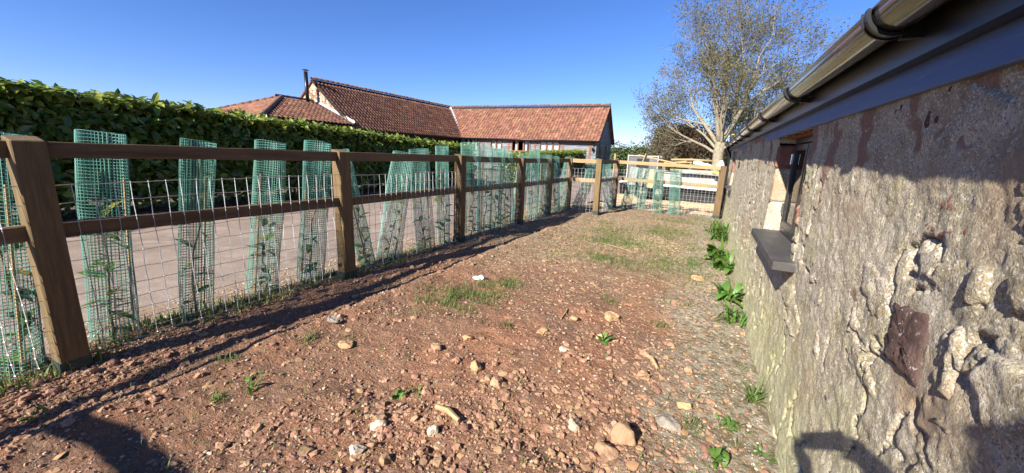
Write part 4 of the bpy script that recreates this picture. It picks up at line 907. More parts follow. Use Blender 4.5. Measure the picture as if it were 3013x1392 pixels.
# ------------------------------------------------------------------ trees
class Tree:
    def __init__(s, name, loc, label, seed): s.e = empty(name, loc, label=label, cat='tree'); s.r = random.Random(seed); s.seg = {0: MB(), 1: MB(), 2: MB()}; s.tips = []
    def branch(s, p, d, L, r0, lv, spec):
        r = s.r; n, nchild, ratio, spread, trop, wob = spec[lv]; pts, rad = [p.copy()], [r0]; dirs = [d.copy()]
        for i in range(n):
            d = (d+Vector((r.gauss(0, wob), r.gauss(0, wob), r.gauss(0, wob)+trop))).normalized(); p = p+d*(L/n); pts.append(p.copy()); dirs.append(d.copy()); rad.append(max(r0*(1-.72*(i+1)/n), .0055))
        key = 0 if lv == 0 else (1 if lv < 3 else 2); s.seg[key].tube(pts, rad, (12, 8, 6, 4, 3, 3)[lv], lv < 2)
        if lv == len(spec)-1: s.tips.append((pts[-1], dirs[-1])); s.tips.append((pts[len(pts)//2], dirs[-1])); return
        for k in range(nchild):
            t = r.uniform(.3 if lv else .62, 1.0) if k else 1.0
            i = min(int(t*n), n-1); q = pts[i].lerp(pts[i+1], t*n-i); dd = dirs[i]; side = dd.orthogonal().normalized(); side.rotate(Matrix.Rotation(r.uniform(0, 6.283), 3, dd))
            a = spread*r.uniform(.6, 1.25)*(.45 if k == 0 else 1); nd = (dd*math.cos(a)+side*math.sin(a)).normalized()
            s.branch(q, nd, L*ratio*r.uniform(.75, 1.2)*(1.15-.45*(t-.3) if lv else 1), rad[min(i+1, n)]*(.8 if k == 0 else .62), lv+1, spec)
bigtree = Tree('ash_tree', (.4, 25, -.1), 'tall nearly leafless tree with pale trunk beyond the end fence', 12)
T_ = bigtree; r = T_.r
trunk_pts = [(0, 0, -.2), (.02, 0, .4), (.03, 0, 1.2), (.0, .03, 2.0), (.03, 0, 2.6)]
T_.seg[0].tube(trunk_pts, [.42, .33, .28, .27, .25], 14)
spec = [None, (7, 7, .60, .62, .06, .10), (6, 6, .58, .72, .06, .14), (5, 6, .55, .75, .06, .17), (4, 3, .60, .65, .07, .20), (3, 0, 0, 0, .05, .25)]
limbs = [((-.5, .1, .85), 4.6, 2.35, .13), ((-.22, -.3, 1), 5.4, 2.5, .145), ((.1, .25, 1), 5.9, 2.6, .16), ((.33, -.15, 1), 5.5, 2.5, .14), ((.62, .1, .85), 5.0, 2.4, .12), ((-.95, -.1, .62), 3.6, 1.9, .09), ((.95, -.2, .62), 3.6, 2.1, .085), ((-.75, .4, .75), 3.9, 2.1, .09), ((.1, -.5, .8), 3.8, 2.2, .09)]
for (d, L, z, rr) in limbs: T_.branch(Vector((0, 0, z)), Vector(d).normalized(), L*.84, rr, 1, spec)
T_.seg[0].tube([(-.05, 0, 1.1), (-.35, -.02, 1.32), (-.5, -.02, 1.38)], [.07, .05, .04], 7)   # sawn stubs
T_.seg[0].tube([(-.05, 0, .75), (-.32, -.04, .85)], [.06, .045], 7)
tr = T_.seg[0].build('trunk', MT['bark'], T_.e, True); br = T_.seg[1].build('limbs', MT['bark'], T_.e, True); tw = T_.seg[2].build('twigs', MT['twig'], T_.e); tag(tw, kind='stuff')
def leaves_on(T_, n_per, size, mk, rng, name='foliage', jit=.12):
    P = np.array([t[0][:] for t in T_.tips for _ in range(n_per)]); P = P+rng.normal(size=P.shape)*jit; Rm = basis(rng.normal(size=P.shape), rng); S = rng.uniform(.6, 1.3, len(P))[:, None]*np.ones(3)*size
    o = link(name, scatter_mesh(name, [LEAF], P, Rm, S, MT[mk]), T_.e); tag(o, kind='stuff'); return o
sel = T_.tips; T_.tips = [t for t in sel if r.random() < .8]; leaves_on(T_, 2, .105, 'willow', np.random.default_rng(3)); 
print('tips', len(sel))
def twiggy(name, loc, label, seed, mk, n_limb, L, lsize, per, spec_):
    t = Tree(name, loc, label, seed); t.seg[0].tube([(0, 0, -.2), (.03, 0, .5), (.0, .02, 1.1)], [.15, .12, .10], 8)
    for k in range(n_limb):
        a = 6.283*k/n_limb+t.r.uniform(-.3, .3); t.branch(Vector((0, 0, t.r.uniform(.6, 1.1))), Vector((math.cos(a)*.7, math.sin(a)*.7, t.r.uniform(.6, 1.3))).normalized(), L*t.r.uniform(.8, 1.15), .06, 1, spec_)
    t.seg[0].build('trunk', MT['bark'], t.e, True); t.seg[1].build('limbs', MT['twig'], t.e, True); tag(t.seg[2].build('twigs', MT['twig'], t.e), kind='stuff'); leaves_on(t, per, lsize, mk, np.random.default_rng(seed), jit=.22); return t
sp2 = [None, (5, 6, .62, .7, .05, .16), (4, 6, .58, .75, .03, .2), (4, 5, .6, .75, .02, .25), (3, 0, 0, 0, .02, .25)]
twiggy('copper_beech', (-1.6, 29.5, -.1), 'low copper leaved tree left of the pale trunk', 31, 'copper', 8, 2.1, .13, 6, sp2)
twiggy('olive_bush', (2.6, 29, -.1), 'olive green bushy tree right of the pale trunk', 33, 'olive', 8, 3.0, .12, 5, sp2)
twiggy('twiggy_tree', (4.6, 31, -.1), 'thin twiggy tree leaning above the barn gutter', 37, 'willow', 7, 3.9, .10, 2, sp2)
twiggy('dark_thorn_tree', (-2.6, 27.2, .3), 'dark leaved thorn branch in front of the far hedge', 39, 'copper', 5, 1.5, .12, 3, sp2)
def leafy(name, loc, label, cat, lobes, n, size, mk, seed):
    """dense crown: leaves over the outside and inside of overlapping lumps"""
    rg = np.random.default_rng(seed); e = empty(name, loc, label=label, cat=cat); lob = np.array(lobes, float); wgt = (lob[:, 3]*lob[:, 5]+lob[:, 3]*lob[:, 4]); ix = rg.choice(len(lob), n, p=wgt/wgt.sum())
    d = rg.normal(size=(n, 3)); d /= np.linalg.norm(d, axis=1)[:, None]; rad = 1-np.abs(rg.normal(size=n))*.16
    bump_ = 1+.22*fbm(d[:, 0]*2.5+ix*3.1, d[:, 2]*2.5+d[:, 1], 3, 301)+.12*fbm(d[:, 0]*7+ix, d[:, 2]*7+d[:, 1]*3, 2, 305)
    P = lob[ix, :3]+d*lob[ix, 3:6]*(rad*bump_)[:, None]; keep = P[:, 2] > .05; P = P[keep]; d = d[keep]
    Rm = basis(d+rg.normal(size=d.shape)*.6+np.array([0, 0, .3]), rg); S = rg.uniform(.6, 1.4, len(P))[:, None]*np.ones(3)*size
    tag(link('crown', scatter_mesh('crown', [LEAF], P, Rm, S, MT[mk]), e), kind='stuff')
    m_ = MB()
    for L in lobes[:12]: m_.tube([(L[0]*.6, L[1], -.2), (L[0]*.9, L[1], max(L[2]*.5, .3)), (L[0], L[1], L[2]+L[5]*.5)], [.12, .08, .03], 6)
    m_.build('trunk', MT['bark'], e, True)
    cm = MB()
    for L in lobes:
        V, F = ico(2, int(L[0]*7+100) % 99, .15); cm.raw([(v*np.array(L[3:6])*.72+np.array(L[:3])) for v in V], F.tolist())
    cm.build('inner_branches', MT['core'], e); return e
rg = random.Random(8)
lob = [(x, rg.uniform(-.8, .8), rg.uniform(1.1, 1.5), rg.uniform(1.5, 2.3), 1.4, rg.uniform(1.5, 2.0)) for x in np.linspace(-9, 8, 13)]
leafy('field_hedge', (-6, 44, -.1), 'broad overgrown green hedge on the skyline right of the barn', 'hedge', lob, 22000, .20, 'farleaf', 51)
leafy('green_tree', (-3.2, 40, -.1), 'rounded bright green tree at the end of the skyline hedge', 'tree', [(0, 0, 1.6, 1.5, 1.3, 1.55), (1.1, .2, 1.3, 1.3, 1.2, 1.3), (.3, 0, 2.6, .9, .9, .8), (-.9, 0, 1.0, 1.0, 1, 1.0)], 9000, .16, 'bright', 53)
leafy('background_shrub', (1.0, 38, -.1), 'dark shrub mass behind the pale trunk', 'shrub', [(x, 0, 1.2, 1.4, 1.2, 1.5) for x in (-1.5, .2, 2, 4, 6, 8)], 9000, .18, 'farleaf', 57)

# ------------------------------------------------------------------ loaded trailer and clutter beyond the end fence
MT['galv'] = mat('weathered_galvanised_panel', (.33, .31, .275), [((.42, .40, .36), 3, .48, .65), ((.24, .225, .20), 7, .50, .66), ((.42, .34, .24), 15, .62, .72)], .6, [(20, .3, .01)], metal=.1)
MT['white'] = mat('white_plastic', (.78, .78, .77), (), .6, [(12, .5, .03)])
MT['rubber'] = mat('tyre_rubber', (.025, .025, .026), [((.06, .055, .05), 12, .5, .7)], .9)
MT['darkgrey'] = mat('dark_grey_steel', (.10, .10, .105), [((.15, .145, .14), 4, .5, .7)], .6)
tl = empty('flatbed_trailer', (-1.1, 15.8, 0), label='long pale sided flatbed trailer parked on the wood chips', cat='trailer'); tl.rotation_euler = (0, R(1.6), R(1.0))
MB().bbox(-1.55, 1.55, -.85, -.80, .62, 1.02, .012).build('side_panel', MT['galv'], tl); MB().bbox(-1.55, 1.55, .80, .85, .62, 1.02, .012).build('side_panel', MT['galv'], tl)
MB().bbox(1.50, 1.55, -.80, .80, .62, 1.02, .01).build('end_panel', MT['galv'], tl); MB().bbox(-1.55, -1.50, -.80, .80, .62, 1.02, .01).build('end_panel', MT['galv'], tl)
MB().box(-1.5, 1.5, -.8, .8, .60, .64).build('deck', MT['plank'], tl); MB().bbox(-.3, 1.5, -.87, -.80, .50, .575, .008).build('chassis_rail', MT['white'], tl); MB().bbox(-1.5, -.35, -.87, -.80, .50, .58, .008).build('chassis_rail', MT['darkgrey'], tl); MB().bbox(-1.5, 1.5, .78, .85, .50, .58, .008).build('chassis_rail', MT['darkgrey'], tl)
MB().box(-1.3, 1.5, -.60, .70, .02, .495).build('dark_fill_block', MT['rubber'], tl); MB().box(-1.56, 1.56, -.875, -.852, .965, .985).build('strap_rail', MT['darkgrey'], tl)  # dark block added so the space under the trailer looks black
for (sx, sy) in ((-.45, -.72), (-.45, .72), (.05, .72), (-1.0, -.72)):
    mt_ = Matrix.Translation((sx, sy, .255)) @ Matrix.Rotation(R(90), 4, 'X')
    wh = MB().lathe([(.13, -.09), (.24, -.09), (.27, -.06), (.27, .06), (.24, .09), (.13, .09)], 24, mt_).build('wheel', MT['rubber'], tl, True); MB().lathe([(0, -.05), (.06, -.06), (.13, -.085), (.13, .085), (.06, .05), (0, .05)], 16, mt_).build('rim', MT['galv'], wh, True)
def thing_box(name, p, q, wdt, th, m, label, cat, roll_=0, group=None):
    """a board or beam from p to q"""
    p, q = Vector(p), Vector(q); d = q-p; L = d.length; o = MB().bbox(0, L, -wdt/2, wdt/2, -th/2, th/2, min(th, wdt)*.12).build(name, m); d.normalize(); s_ = d.cross(Vector((0, 0, 1))).normalized(); u_ = s_.cross(d)
    o.matrix_world = Matrix.Translation(p) @ Matrix((d, -s_, u_)).transposed().to_4x4() @ Matrix.Rotation(roll_, 4, 'X'); tag(o, label, cat, group); return o
aY = lambda x, y, Y: at_Y(x, y, Y)
thing_box('plank', aY(1879, 456, 15.6), aY(1990, 481, 15.5), .12, .05, MT['plank'], 'long thin plank sticking up left from the trailer load', 'plank')
thing_box('board', aY(1889, 487, 15.25), aY(1902, 455, 15.5), .14, .035, MT['litrail'], 'short broad board standing upright against the trailer load', 'board', R(90))
thing_box('plank', aY(1905, 481, 15.9), aY(2035, 478, 16.2), .16, .045, MT['plank'], 'weathered plank lying flat on top of the trailer load', 'plank')
thing_box('plank', aY(1935, 483, 15.6), aY(2020, 475, 15.8), .14, .05, MT['plank'], 'grey brown plank under the yellow pole on the trailer', 'plank')
thing_box('plank', aY(1960, 487, 15.7), aY(2085, 489, 15.7), .12, .06, MT['plank'], 'squared timber along the trailer top near the white bags', 'plank')
MT['ypole'] = mat('yellow_pole', (.78, .58, .04), (), .4)
bp = aY(1953, 479, 15.25); bq = aY(2033, 490, 15.15)
br_ = empty('broom', bp, label='yellow handled broom lying on the trailer load', cat='broom'); d = bq-bp
MB().tube([(0, 0, 0), d], .016, 8).build('handle', MT['ypole'], br_, True); MB().bbox(-.2, .0, -.05, .05, -.03, .05, .012).build('head', MT['black'], br_)
def bag(p, sx, sy, sz, label, seed):
    V, F = ico(3, seed, .28); V = V*np.array([sx, sy, sz]); V[:, 2] = np.maximum(V[:, 2], -sz*.55); V[:, 2] += .04*fbm(V[:, 0]*9, V[:, 1]*9, 3, seed); o = link('rubble_bag', npmesh('rubble_bag', V, F, MT['white'])); o.location = p; tag(o, label, 'bag')
bag(aY(2050, 480, 15.7), .2, .18, .13, 'white bag in the middle of the trailer load', 5); bag(aY(2082, 488, 15.5), .27, .2, .07, 'flattened white sack beside the white bag on the trailer', 6); bag(aY(2122, 492, 15.8), .12, .2, .2, 'white bag behind the barn corner at the trailer end', 8)
ar = thing_box('aluminium_plank', aY(1998, 503, 14.72), aY(2108, 509, 14.75), .07, .10, MT['galv'], 'grey aluminium beam leaning along the trailer side', 'beam')
ye = thing_box('yellow_crate_lid', aY(2096, 507, 14.6), aY(2118, 510, 14.6), .12, .07, MT['yellow'], 'small yellow tray beside the barn corner on the trailer', 'tray')
for i, (x, y, sx, lab) in enumerate(((1862, 520, .28, 'tall pale offcut sheet leaning at the left end of the trailer'), (1889, 524, .12, 'narrow pale strip leaning on the trailer side'), (1915, 528, .24, 'pinkish board leaning on the trailer side'))):
    p = aY(x, y, 14.75); o = MB().bbox(-sx/2, sx/2, -.012, .012, -.30, .36, .004).build('leaning_sheet', MT['galv'] if i != 2 else MT['plank'], loc=p, rot=(R(-9), R(5), 0)); tag(o, lab, 'sheet')
# bucket with a white cloth
bk_p = at_z(1838, 570, -.02); bu = empty('black_tub', bk_p, label='black round tub with a white cloth on it behind the fence', cat='tub')
MB().lathe([(0, .0), (.2, 0), (.25, .42), (.27, .43), (.27, .46), (.24, .46), (.19, .03), (0, .03)], 20).build('tub_body', MT['black'], bu, True)
V, F = ico(3, 4, .3); V = V*np.array([.27, .27, .05]); V[:, 2] += .03*fbm(V[:, 0]*9, V[:, 1]*9, 3, 9); cl = link('white_cloth', npmesh('white_cloth', V, F, MT['white'])); cl.location = bk_p+Vector((.03, 0, .50)); tag(cl, 'crumpled white cloth on top of the black tub', 'cloth')
# grey stock box further back
cr = empty('stock_box', (-3.05, 21.5, -.06), label='dark grey metal stock box standing behind the trailer', cat='container')
MB().box(-.72, .72, -.5, .5, .35, 1.62).build('panel', MT['darkgrey'], cr)
for sx in (-.74, .74):
    for sy in (-.52, .52): MB().box(sx-.03, sx+.03, sy-.03, sy+.03, 0, 1.68).build('corner_post', MT['galv'], cr)
MB().box(-.77, .77, -.56, -.51, 1.60, 1.66).build('top_rail', MT['galv'], cr); MB().box(-.3, .3, -.53, -.502, .5, 1.5).build('mesh_door', MT['rubber'], cr)
for sx in (-.5, .5): MB().lathe([(.0, -.06), (.2, -.06), (.22, 0), (.2, .06), (0, .06)], 16, Matrix.Translation((sx, -.55, .22)) @ Matrix.Rotation(R(90), 4, 'X')).build('wheel', MT['rubber'], cr, True)
# pole rails by the tree
pf = empty('pole_fence', (-.6, 21.5, 0), label='rustic pole fence in front of the pale trunk', cat='fence')
a_, b_ = aY(1975, 470, 21.5), aY(2095, 474, 21.5); off = Vector((.6, -21.5, 0))
MB().tube([a_+off, (a_+b_)/2+off+Vector((0, 0, .03)), b_+off], .055, 8).build('pole', MT['litrail'], pf, True); MB().tube([a_+off-Vector((0, 0, .5)), b_+off-Vector((0, 0, .5))], .05, 8).build('pole', MT['litrail'], pf, True)
for t in (.12, .5, .9): q = a_.lerp(b_, t)+off; MB().tube([(q.x, q.y+.08, -.2), (q.x, q.y+.08, q.z+.12)], .06, 8).build('pole_post', MT['post'], pf, True)
p = at_Y(1810, 462, 24); o = MB().bbox(-.06, .06, -.06, .06, -.2, p.z+.2, .01).build('timber_post', MT['litrail'], loc=(p.x, 24, 0)); tag(o, 'lone pale stake right of the weatherboarded gable', 'post')

# ------------------------------------------------------------------ clods, stones, chips
MT['clod'] = mat('red_clod', (.30, .172, .103), [((.37, .225, .14), 7, .48, .66), ((.22, .13, .085), 15, .52, .68)], .95, [(60, .8, .01)], island=.30)
MT['palest'] = mat('pale_stone_chip', (.38, .30, .22), [((.30, .19, .125), 9, .48, .66), ((.48, .42, .34), 20, .54, .7)], .9, [(50, .6, .008)], island=.30)
MT['flake'] = mat('orange_tile_flake', (.36, .20, .105), [((.42, .28, .16), 9, .5, .68), ((.25, .14, .085), 15, .52, .7)], .9, island=.30)
MT['greyst'] = mat('slate_grey_stone', (.19, .16, .13), [((.27, .235, .19), 12, .5, .68)], .9, [(40, .6, .008)], island=.2)
rg = np.random.default_rng(21)
def ground_pts(n, k=1.25, ymin=.25, ymax=11.2, xlo=-3.75, xhi=.5):
    out = []
    u = rg.random(n*2); a = ymin+.9; b = ymax+.9; y = (a**(1-k)+u*(b**(1-k)-a**(1-k)))**(1/(1-k))-.9; x = rg.uniform(xlo, xhi, n*2); return x[:n*2], y[:n*2]
def rubble(x, y):
    fx = -3.42+.028*y
    d = 1.0*np.exp(-(((x+.75)/.85)**2+((y-1.75)/.75)**2))+.55*np.exp(-(((x+.35)/.5)**2+((y-2.9)/.6)**2))+.7*np.exp(-(((x+2.0)/.4)**2+((y-6.3)/1.5)**2))+.45*np.exp(-((x-fx-.1)/.5)**2)
    return np.clip(.26+d+.45*fbm(x*1.6, y*1.6, 3, 401), .04, 1.3)
ICO1 = [ico(1, 500+i, .8, .8, 1) for i in range(5)]+[ico(1, 520+i, .3, .75, 1) for i in range(4)]
ICO2 = [ico(2, 540+i, .75, .8, 1) for i in range(4)]+[ico(2, 560+i, .25, .8, 1) for i in range(4)]
def strew(name, shapes, n, smin, smax, m, dens, flat=(.55, .95), sink=.35, k=1.25, power=2.2, smooth=False, label=None, cat=None, tilt=.5):
    x, y = ground_pts(n, k); keep = rg.random(len(x)) < dens(x, y); x, y = x[keep][:n], y[keep][:n]; n = len(x)
    s_ = smin+(smax-smin)*rg.random(n)**power; S = np.stack([s_*rg.uniform(.7, 1.3, n), s_*rg.uniform(.7, 1.2, n), s_*rg.uniform(*flat, n)], -1)
    P = np.stack([x, y, soil_h(x, y)+S[:, 2]*(1-2*sink)*.5], -1)
    o = link(name, scatter_mesh(name, shapes, P, rotmats(n, rg, tilt), S, m, rg.integers(0, len(shapes), n), smooth)); tag(o, label, cat, kind='stuff'); return o
strew('soil_crumbs', ICO1[:5], 30000, .004, .016, MT['clod'], lambda x, y: rubble(x, y)*.9, label='crumbs of loose red soil over the yard', cat='soil')
strew('soil_clods', ICO2[:4], 3600, .013, .040, MT['clod'], lambda x, y: rubble(x, y)**1.8*.9, label='loose red soil clods lying over the yard', cat='soil', smooth=False, power=2.6)
strew('stone_rubble', ICO2[4:], 1500, .010, .034, MT['clod'], lambda x, y: rubble(x, y)**1.5*.8, label='broken red stones mixed in the soil', cat='rubble', power=2.4)
strew('pale_stones', ICO1[5:], 4200, .0045, .017, MT['palest'], lambda x, y: np.clip(.35+.35*rubble(x, y)+.3*(x > -.2)+.25*(y > 3), 0, 1), label='pale stone chips scattered over the yard', cat='stones', power=2.6)
strew('gravel', ICO1[5:], 9000, .004, .011, MT['palest'], lambda x, y: np.clip((x+.25)/.5, 0, 1)*.9+.05, label='pale gravel along the foot of the wall', cat='gravel', k=1.5)
strew('dark_gravel', ICO1[5:], 5000, .004, .013, MT['greyst'], lambda x, y: np.clip((x+.25)/.5, 0, 1)*.6+.12, label='grey gravel mixed along the wall foot', cat='gravel', k=1.5)
strew('tile_flakes', ICO1[5:], 420, .018, .055, MT['flake'], lambda x, y: np.clip(.12+.9*np.exp(-((x-.12)/.25)**2), 0, 1)*(y < 5.5), flat=(.10, .2), sink=.1, tilt=.15, k=1.5, label='flat orange tile flakes near the wall', cat='flakes')
# chips along the verge and the wood chip bed
n = 5000; x = rg.uniform(-4.7, -3.5, n); y = rg.uniform(-.5, 11.5, n)
VZf = lambda x, y: np.maximum(soil_h(x, y), -.03+.02*fbm(x*4, y*4, 3, 81)-.09*np.clip((-4.55-x+.25*fbm(y*1.1, y*0, 2, 83))/.3, 0, 1))
s_ = .006+.022*rg.random(n)**3; P = np.stack([x, y, VZf(x, y)], -1); tag(link('verge_stones', scatter_mesh('verge_stones', ICO1[5:], P, rotmats(n, rg, .5), s_[:, None]*np.array([1, .9, .7]), MT['palest'], rg.integers(0, 4, n))), 'small stones along the verge outside the fence', 'stones', kind='stuff')
n = 9000; x = rg.uniform(-3.2, .9, n); y = 11.75+6*rg.random(n)**1.5; P = np.stack([x, y, chip_h(x, y)+.004], -1); S = np.stack([rg.uniform(.015, .045, n), rg.uniform(.008, .016, n), np.full(n, .006)], -1)
tag(link('wood_chips', scatter_mesh('wood_chips', ICO1[5:], P, rotmats(n, rg, .5), S, MT['chips'], rg.integers(0, 4, n))), 'pale wood chips spread beyond the end fence', 'wood chips', kind='stuff')
n = 1100; t = rg.normal(size=(n, 2)); x = -.75+t[:, 0]*.42; y = 7.0+t[:, 1]*.5; P = np.stack([x, y, soil_h(x, y)+.004], -1); S = np.stack([rg.uniform(.012, .035, n), rg.uniform(.004, .009, n), np.full(n, .004)], -1)
tag(link('straw_patch', scatter_mesh('straw_patch', ICO1[5:], P, rotmats(n, rg, .4), S, MT['chips'], rg.integers(0, 4, n))), 'patch of pale wood shavings in the middle of the yard', 'shavings', kind='stuff')
# dry litter under the hedge
n = 2500; x = rg.uniform(-10.3, -9.35, n); y = rg.uniform(-2, 15, n); z = -.07+.17*np.clip((-9.45-x)/.7, 0, 1)+.05*fbm(x*2, y*2, 4, 71); P = np.stack([x, y, z+.01], -1)
MT['dry'] = mat('dry_leaf', (.24, .16, .09), [((.33, .24, .14), 4, .5, .7)], .9, island=.35)
tag(link('dry_leaves', scatter_mesh('dry_leaves', [LEAF], P, rotmats(n, rg, .5), rg.uniform(.05, .11, n)[:, None]*np.ones(3), MT['dry'])), 'dry fallen leaves along the hedge bank', 'leaves', kind='stuff')
# single stones that can be picked out
singles = [((2052, 825), .10, .45, 'flake', 1, 'large tan flat stone near the second wall weed'), ((1285, 1028), .052, .8, 'clod', 1, 'single red lump in the middle of the yard'), ((1378, 998), .058, .5, 'flake', 0, 'rounded grey brown cobble near the red lump'),
           ((1960, 1250), .075, .4, 'greyst', 1, 'grey slab with a sharp edge at the rubble edge by the wall'), ((1835, 1292), .075, .8, 'clod', 0, 'biggest red clod at the bottom right of the rubble'), ((1785, 1335), .062, .8, 'clod', 0, 'red clod below the biggest clod'),
           ((1592, 978), .060, .5, 'flake', 1, 'orange angular stone in the middle foreground'), ((1795, 935), .085, .45, 'flake', 1, 'half buried brick fragment right of the yard middle'), ((1400, 1086), .048, 1.0, 'flake', 1, 'upright pointed stone beside its own shadow'),
           ((1052, 1330), .055, .5, 'palest', 1, 'yellowish flat stone at the bottom of the yard'), ((1278, 1277), .040, .9, 'palest', 1, 'small white stone in the lower middle'), ((1112, 1256), .046, .7, 'palest', 1, 'cream stone among the lower clods'),
           ((985, 940), .075, .2, 'greyst', 1, 'thin grey slate by the rail shadow'), ((1690, 940), .055, .5, 'flake', 1, 'ochre stone left of the brick fragment'), ((1765, 995), .055, .55, 'flake', 1, 'ochre stone beside the small dock plant'), ((1660, 1035), .042, .8, 'palest', 1, 'pale knobbly stone in the middle of the rubble'),
           ((1020, 1015), .07, .3, 'flake', 1, 'curved tile shard left of the yard middle'), ((265, 1100), .045, .8, 'clod', 0, 'round red stone at the foot of the nearest post'), ((1895, 1110), .05, .7, 'clod', 1, 'squarish red stone at the rubble top'), ((1690, 1255), .05, .8, 'palest', 1, 'cream stone left of the biggest clod'), ((1460, 1130), .055, .7, 'clod', 1, 'red angular stone among the right hand rubble'), ((2010, 1195), .05, .5, 'flake', 1, 'flat ochre stone near the wall foot grass')]
for i, (px, s_, fl_, mk, ch, lab) in enumerate(singles):
    p = at_z(*px, .0); p = at_z(*px, gz1(p.x, p.y)); V, F = ico(3, 700+i, .22, fl_, 1); V = V*s_; V = V+.13*s_*np.stack([fbm(V[:, 1]/s_*3, V[:, 2]/s_*3, 3, 700), fbm(V[:, 0]/s_*3, V[:, 2]/s_*3, 3, 710), fbm(V[:, 0]/s_*3, V[:, 1]/s_*3, 3, 720)], -1)
    o = link('stone', npmesh('stone', V, F, MT[mk], not ch)); o.location = (p.x, p.y, p.z+s_*fl_*.35); o.rotation_euler = (.1, .1, i*1.7); tag(o, lab, 'stone')
def stick(p0, p1, r_, lab, m=MT['plank']):
    a_ = at_z(*p0, 0); b_ = at_z(*p1, 0); a_.z = gz1(a_.x, a_.y)+r_; b_.z = gz1(b_.x, b_.y)+r_; mid = (a_+b_)/2; mid.z = max(mid.z, gz1(mid.x, mid.y)+r_)
    o = MB().tube([a_-mid, Vector((.005, .005, .006)), b_-mid], [r_, r_*1.1, r_*.7], 6).build('stick', m, loc=mid); tag(o, lab, 'stick')
stick((1285, 1195), (1350, 1240), .016, 'broad brown wood sliver in the lower middle'); stick((1895, 1045), (1935, 1090), .014, 'dark wood splinter at the rubble top'); stick((1650, 945), (1670, 915), .007, 'short dark twig pointing up the yard'); stick((1765, 718), (1870, 745), .006, 'long pale cane lying in the far grass')
V, F = ico(3, 3, .4); V = V*np.array([.07, .035, .03]); V[:, 2] += .02*fbm(V[:, 0]*30, V[:, 1]*30, 3, 5); p = at_z(1412, 818, .03); sc_o = link('paper_scrap', npmesh('paper_scrap', V, F, MT['white'])); sc_o.location = (p.x, p.y, gz1(p.x, p.y)+.02); tag(sc_o, 'crumpled white scrap lying on the soil', 'litter')

# ------------------------------------------------------------------ weeds and grass
def blade_mesh(name, L, wd, bend, m, segs=5, broad=False):
    V, F = [], []
    for i in range(segs+1):
        t = i/segs; a = bend*t; y_ = L*(math.sin(a)/bend if bend else t); z_ = L*((1-math.cos(a))/bend) if bend else 0
        ww = wd*(math.sin(math.pi*(t*.92+.06))**.7 if broad else (1-t)**.6)*.5+.0004
        V += [(-ww, z_, y_), (0, z_-.12*ww, y_), (ww, z_, y_)]
        if i: b = 3*i; F += [(b-3, b-2, b+1, b), (b-2, b-1, b+2, b+1)]
    return npmesh(name, np.array(V), np.array(F), m)
BL = {'grass': [blade_mesh('grass_leaf', 1, .05, b, MT['grass']) for b in (.8, 1.3, 1.9)], 'dock': [blade_mesh('broad_leaf', 1, .30, b, MT['weed'], 6, True) for b in (.9, 1.4, 1.8)], 'strap': [blade_mesh('strap_leaf', 1, .12, b, MT['weed'], 6, True) for b in (.7, 1.1, 1.6)]}
def weed(name, px, kinds, n, L, label, xy=None, spread=.03):
    p = at_z(*px, 0) if xy is None else Vector((*xy, 0)); p.z = gz1(p.x, p.y)-.004; e = empty(name, p, label=label, cat='weed'); q = random.Random(int(px[0]))
    for k in range(n):
        kind = q.choice(kinds); l_ = L*q.uniform(.6, 1.3); o = link('leaf', q.choice(BL[kind]), e, loc=(q.gauss(0, spread), q.gauss(0, spread), 0), rot=(q.uniform(-.75, .15), q.uniform(-.2, .2), q.uniform(0, 6.283)), scale=(l_, l_, l_))
weed('grass_clump', (2122, 688), ['grass', 'grass', 'strap'], 110, .34, 'tall grass clump against the wall by the end post', xy=(.36, 8.9), spread=.09); weed('grass_clump', (2110, 700), ['grass', 'grass', 'strap'], 100, .32, 'grass clump in front of the end post clump', xy=(.38, 8.2), spread=.08)
weed('plantain', (2112, 762), ['strap', 'strap', 'grass', 'dock'], 54, .32, 'broad leaved plantain by the wall under the sill', xy=(.30, 6.6), spread=.05); weed('plantain', (2125, 775), ['strap', 'grass', 'grass', 'dock'], 50, .26, 'lower plantain just nearer than the broad leaved one', xy=(.38, 6.05), spread=.05)
weed('plantain', (2165, 880), ['strap', 'grass', 'dock'], 54, .25, 'upper leafy plant of the pair against the wall', xy=(.42, 4.75), spread=.05); weed('plantain', (2168, 950), ['strap', 'grass'], 60, .21, 'lower leafy plant of the pair against the wall', xy=(.43, 4.05), spread=.06)
weed('grass_tuft', (2250, 1178), ['grass'], 44, .17, 'spiky grass tuft against the lower wall', xy=(.455, 2.72), spread=.02); weed('chickweed', (2150, 1245), ['dock', 'grass'], 44, .065, 'small bushy green weed left of the spiky grass', spread=.035)
weed('dandelion', (2108, 1355), ['dock'], 18, .075, 'dandelion rosette at the bottom right near the wall', spread=.015); weed('grass_tuft', (2195, 1085), ['grass', 'strap'], 20, .06, 'tiny green tuft by the wall above the spiky grass', spread=.03); weed('dandelion', (2255, 1335), ['dock'], 12, .05, 'tiny rosette in front of the shadow at the wall foot', spread=.03)
weed('dock_plant', (1165, 1157), ['dock'], 9, .085, 'pale green dock seedling in the lower middle', spread=.02); weed('dock_plant', (1775, 1010), ['dock'], 9, .085, 'small dock plant beside the ochre stone', spread=.015); weed('low_weed', (745, 1128), ['dock', 'strap'], 18, .07, 'sprawling green weed in the left foreground', spread=.06); weed('low_weed', (1225, 1150), ['dock'], 7, .05, 'little seedling right of the pale dock', spread=.03)
weed('nettle', (112, 1218), ['dock', 'grass'], 10, .07, 'yellowish seedling between the rail shadows', spread=.02)
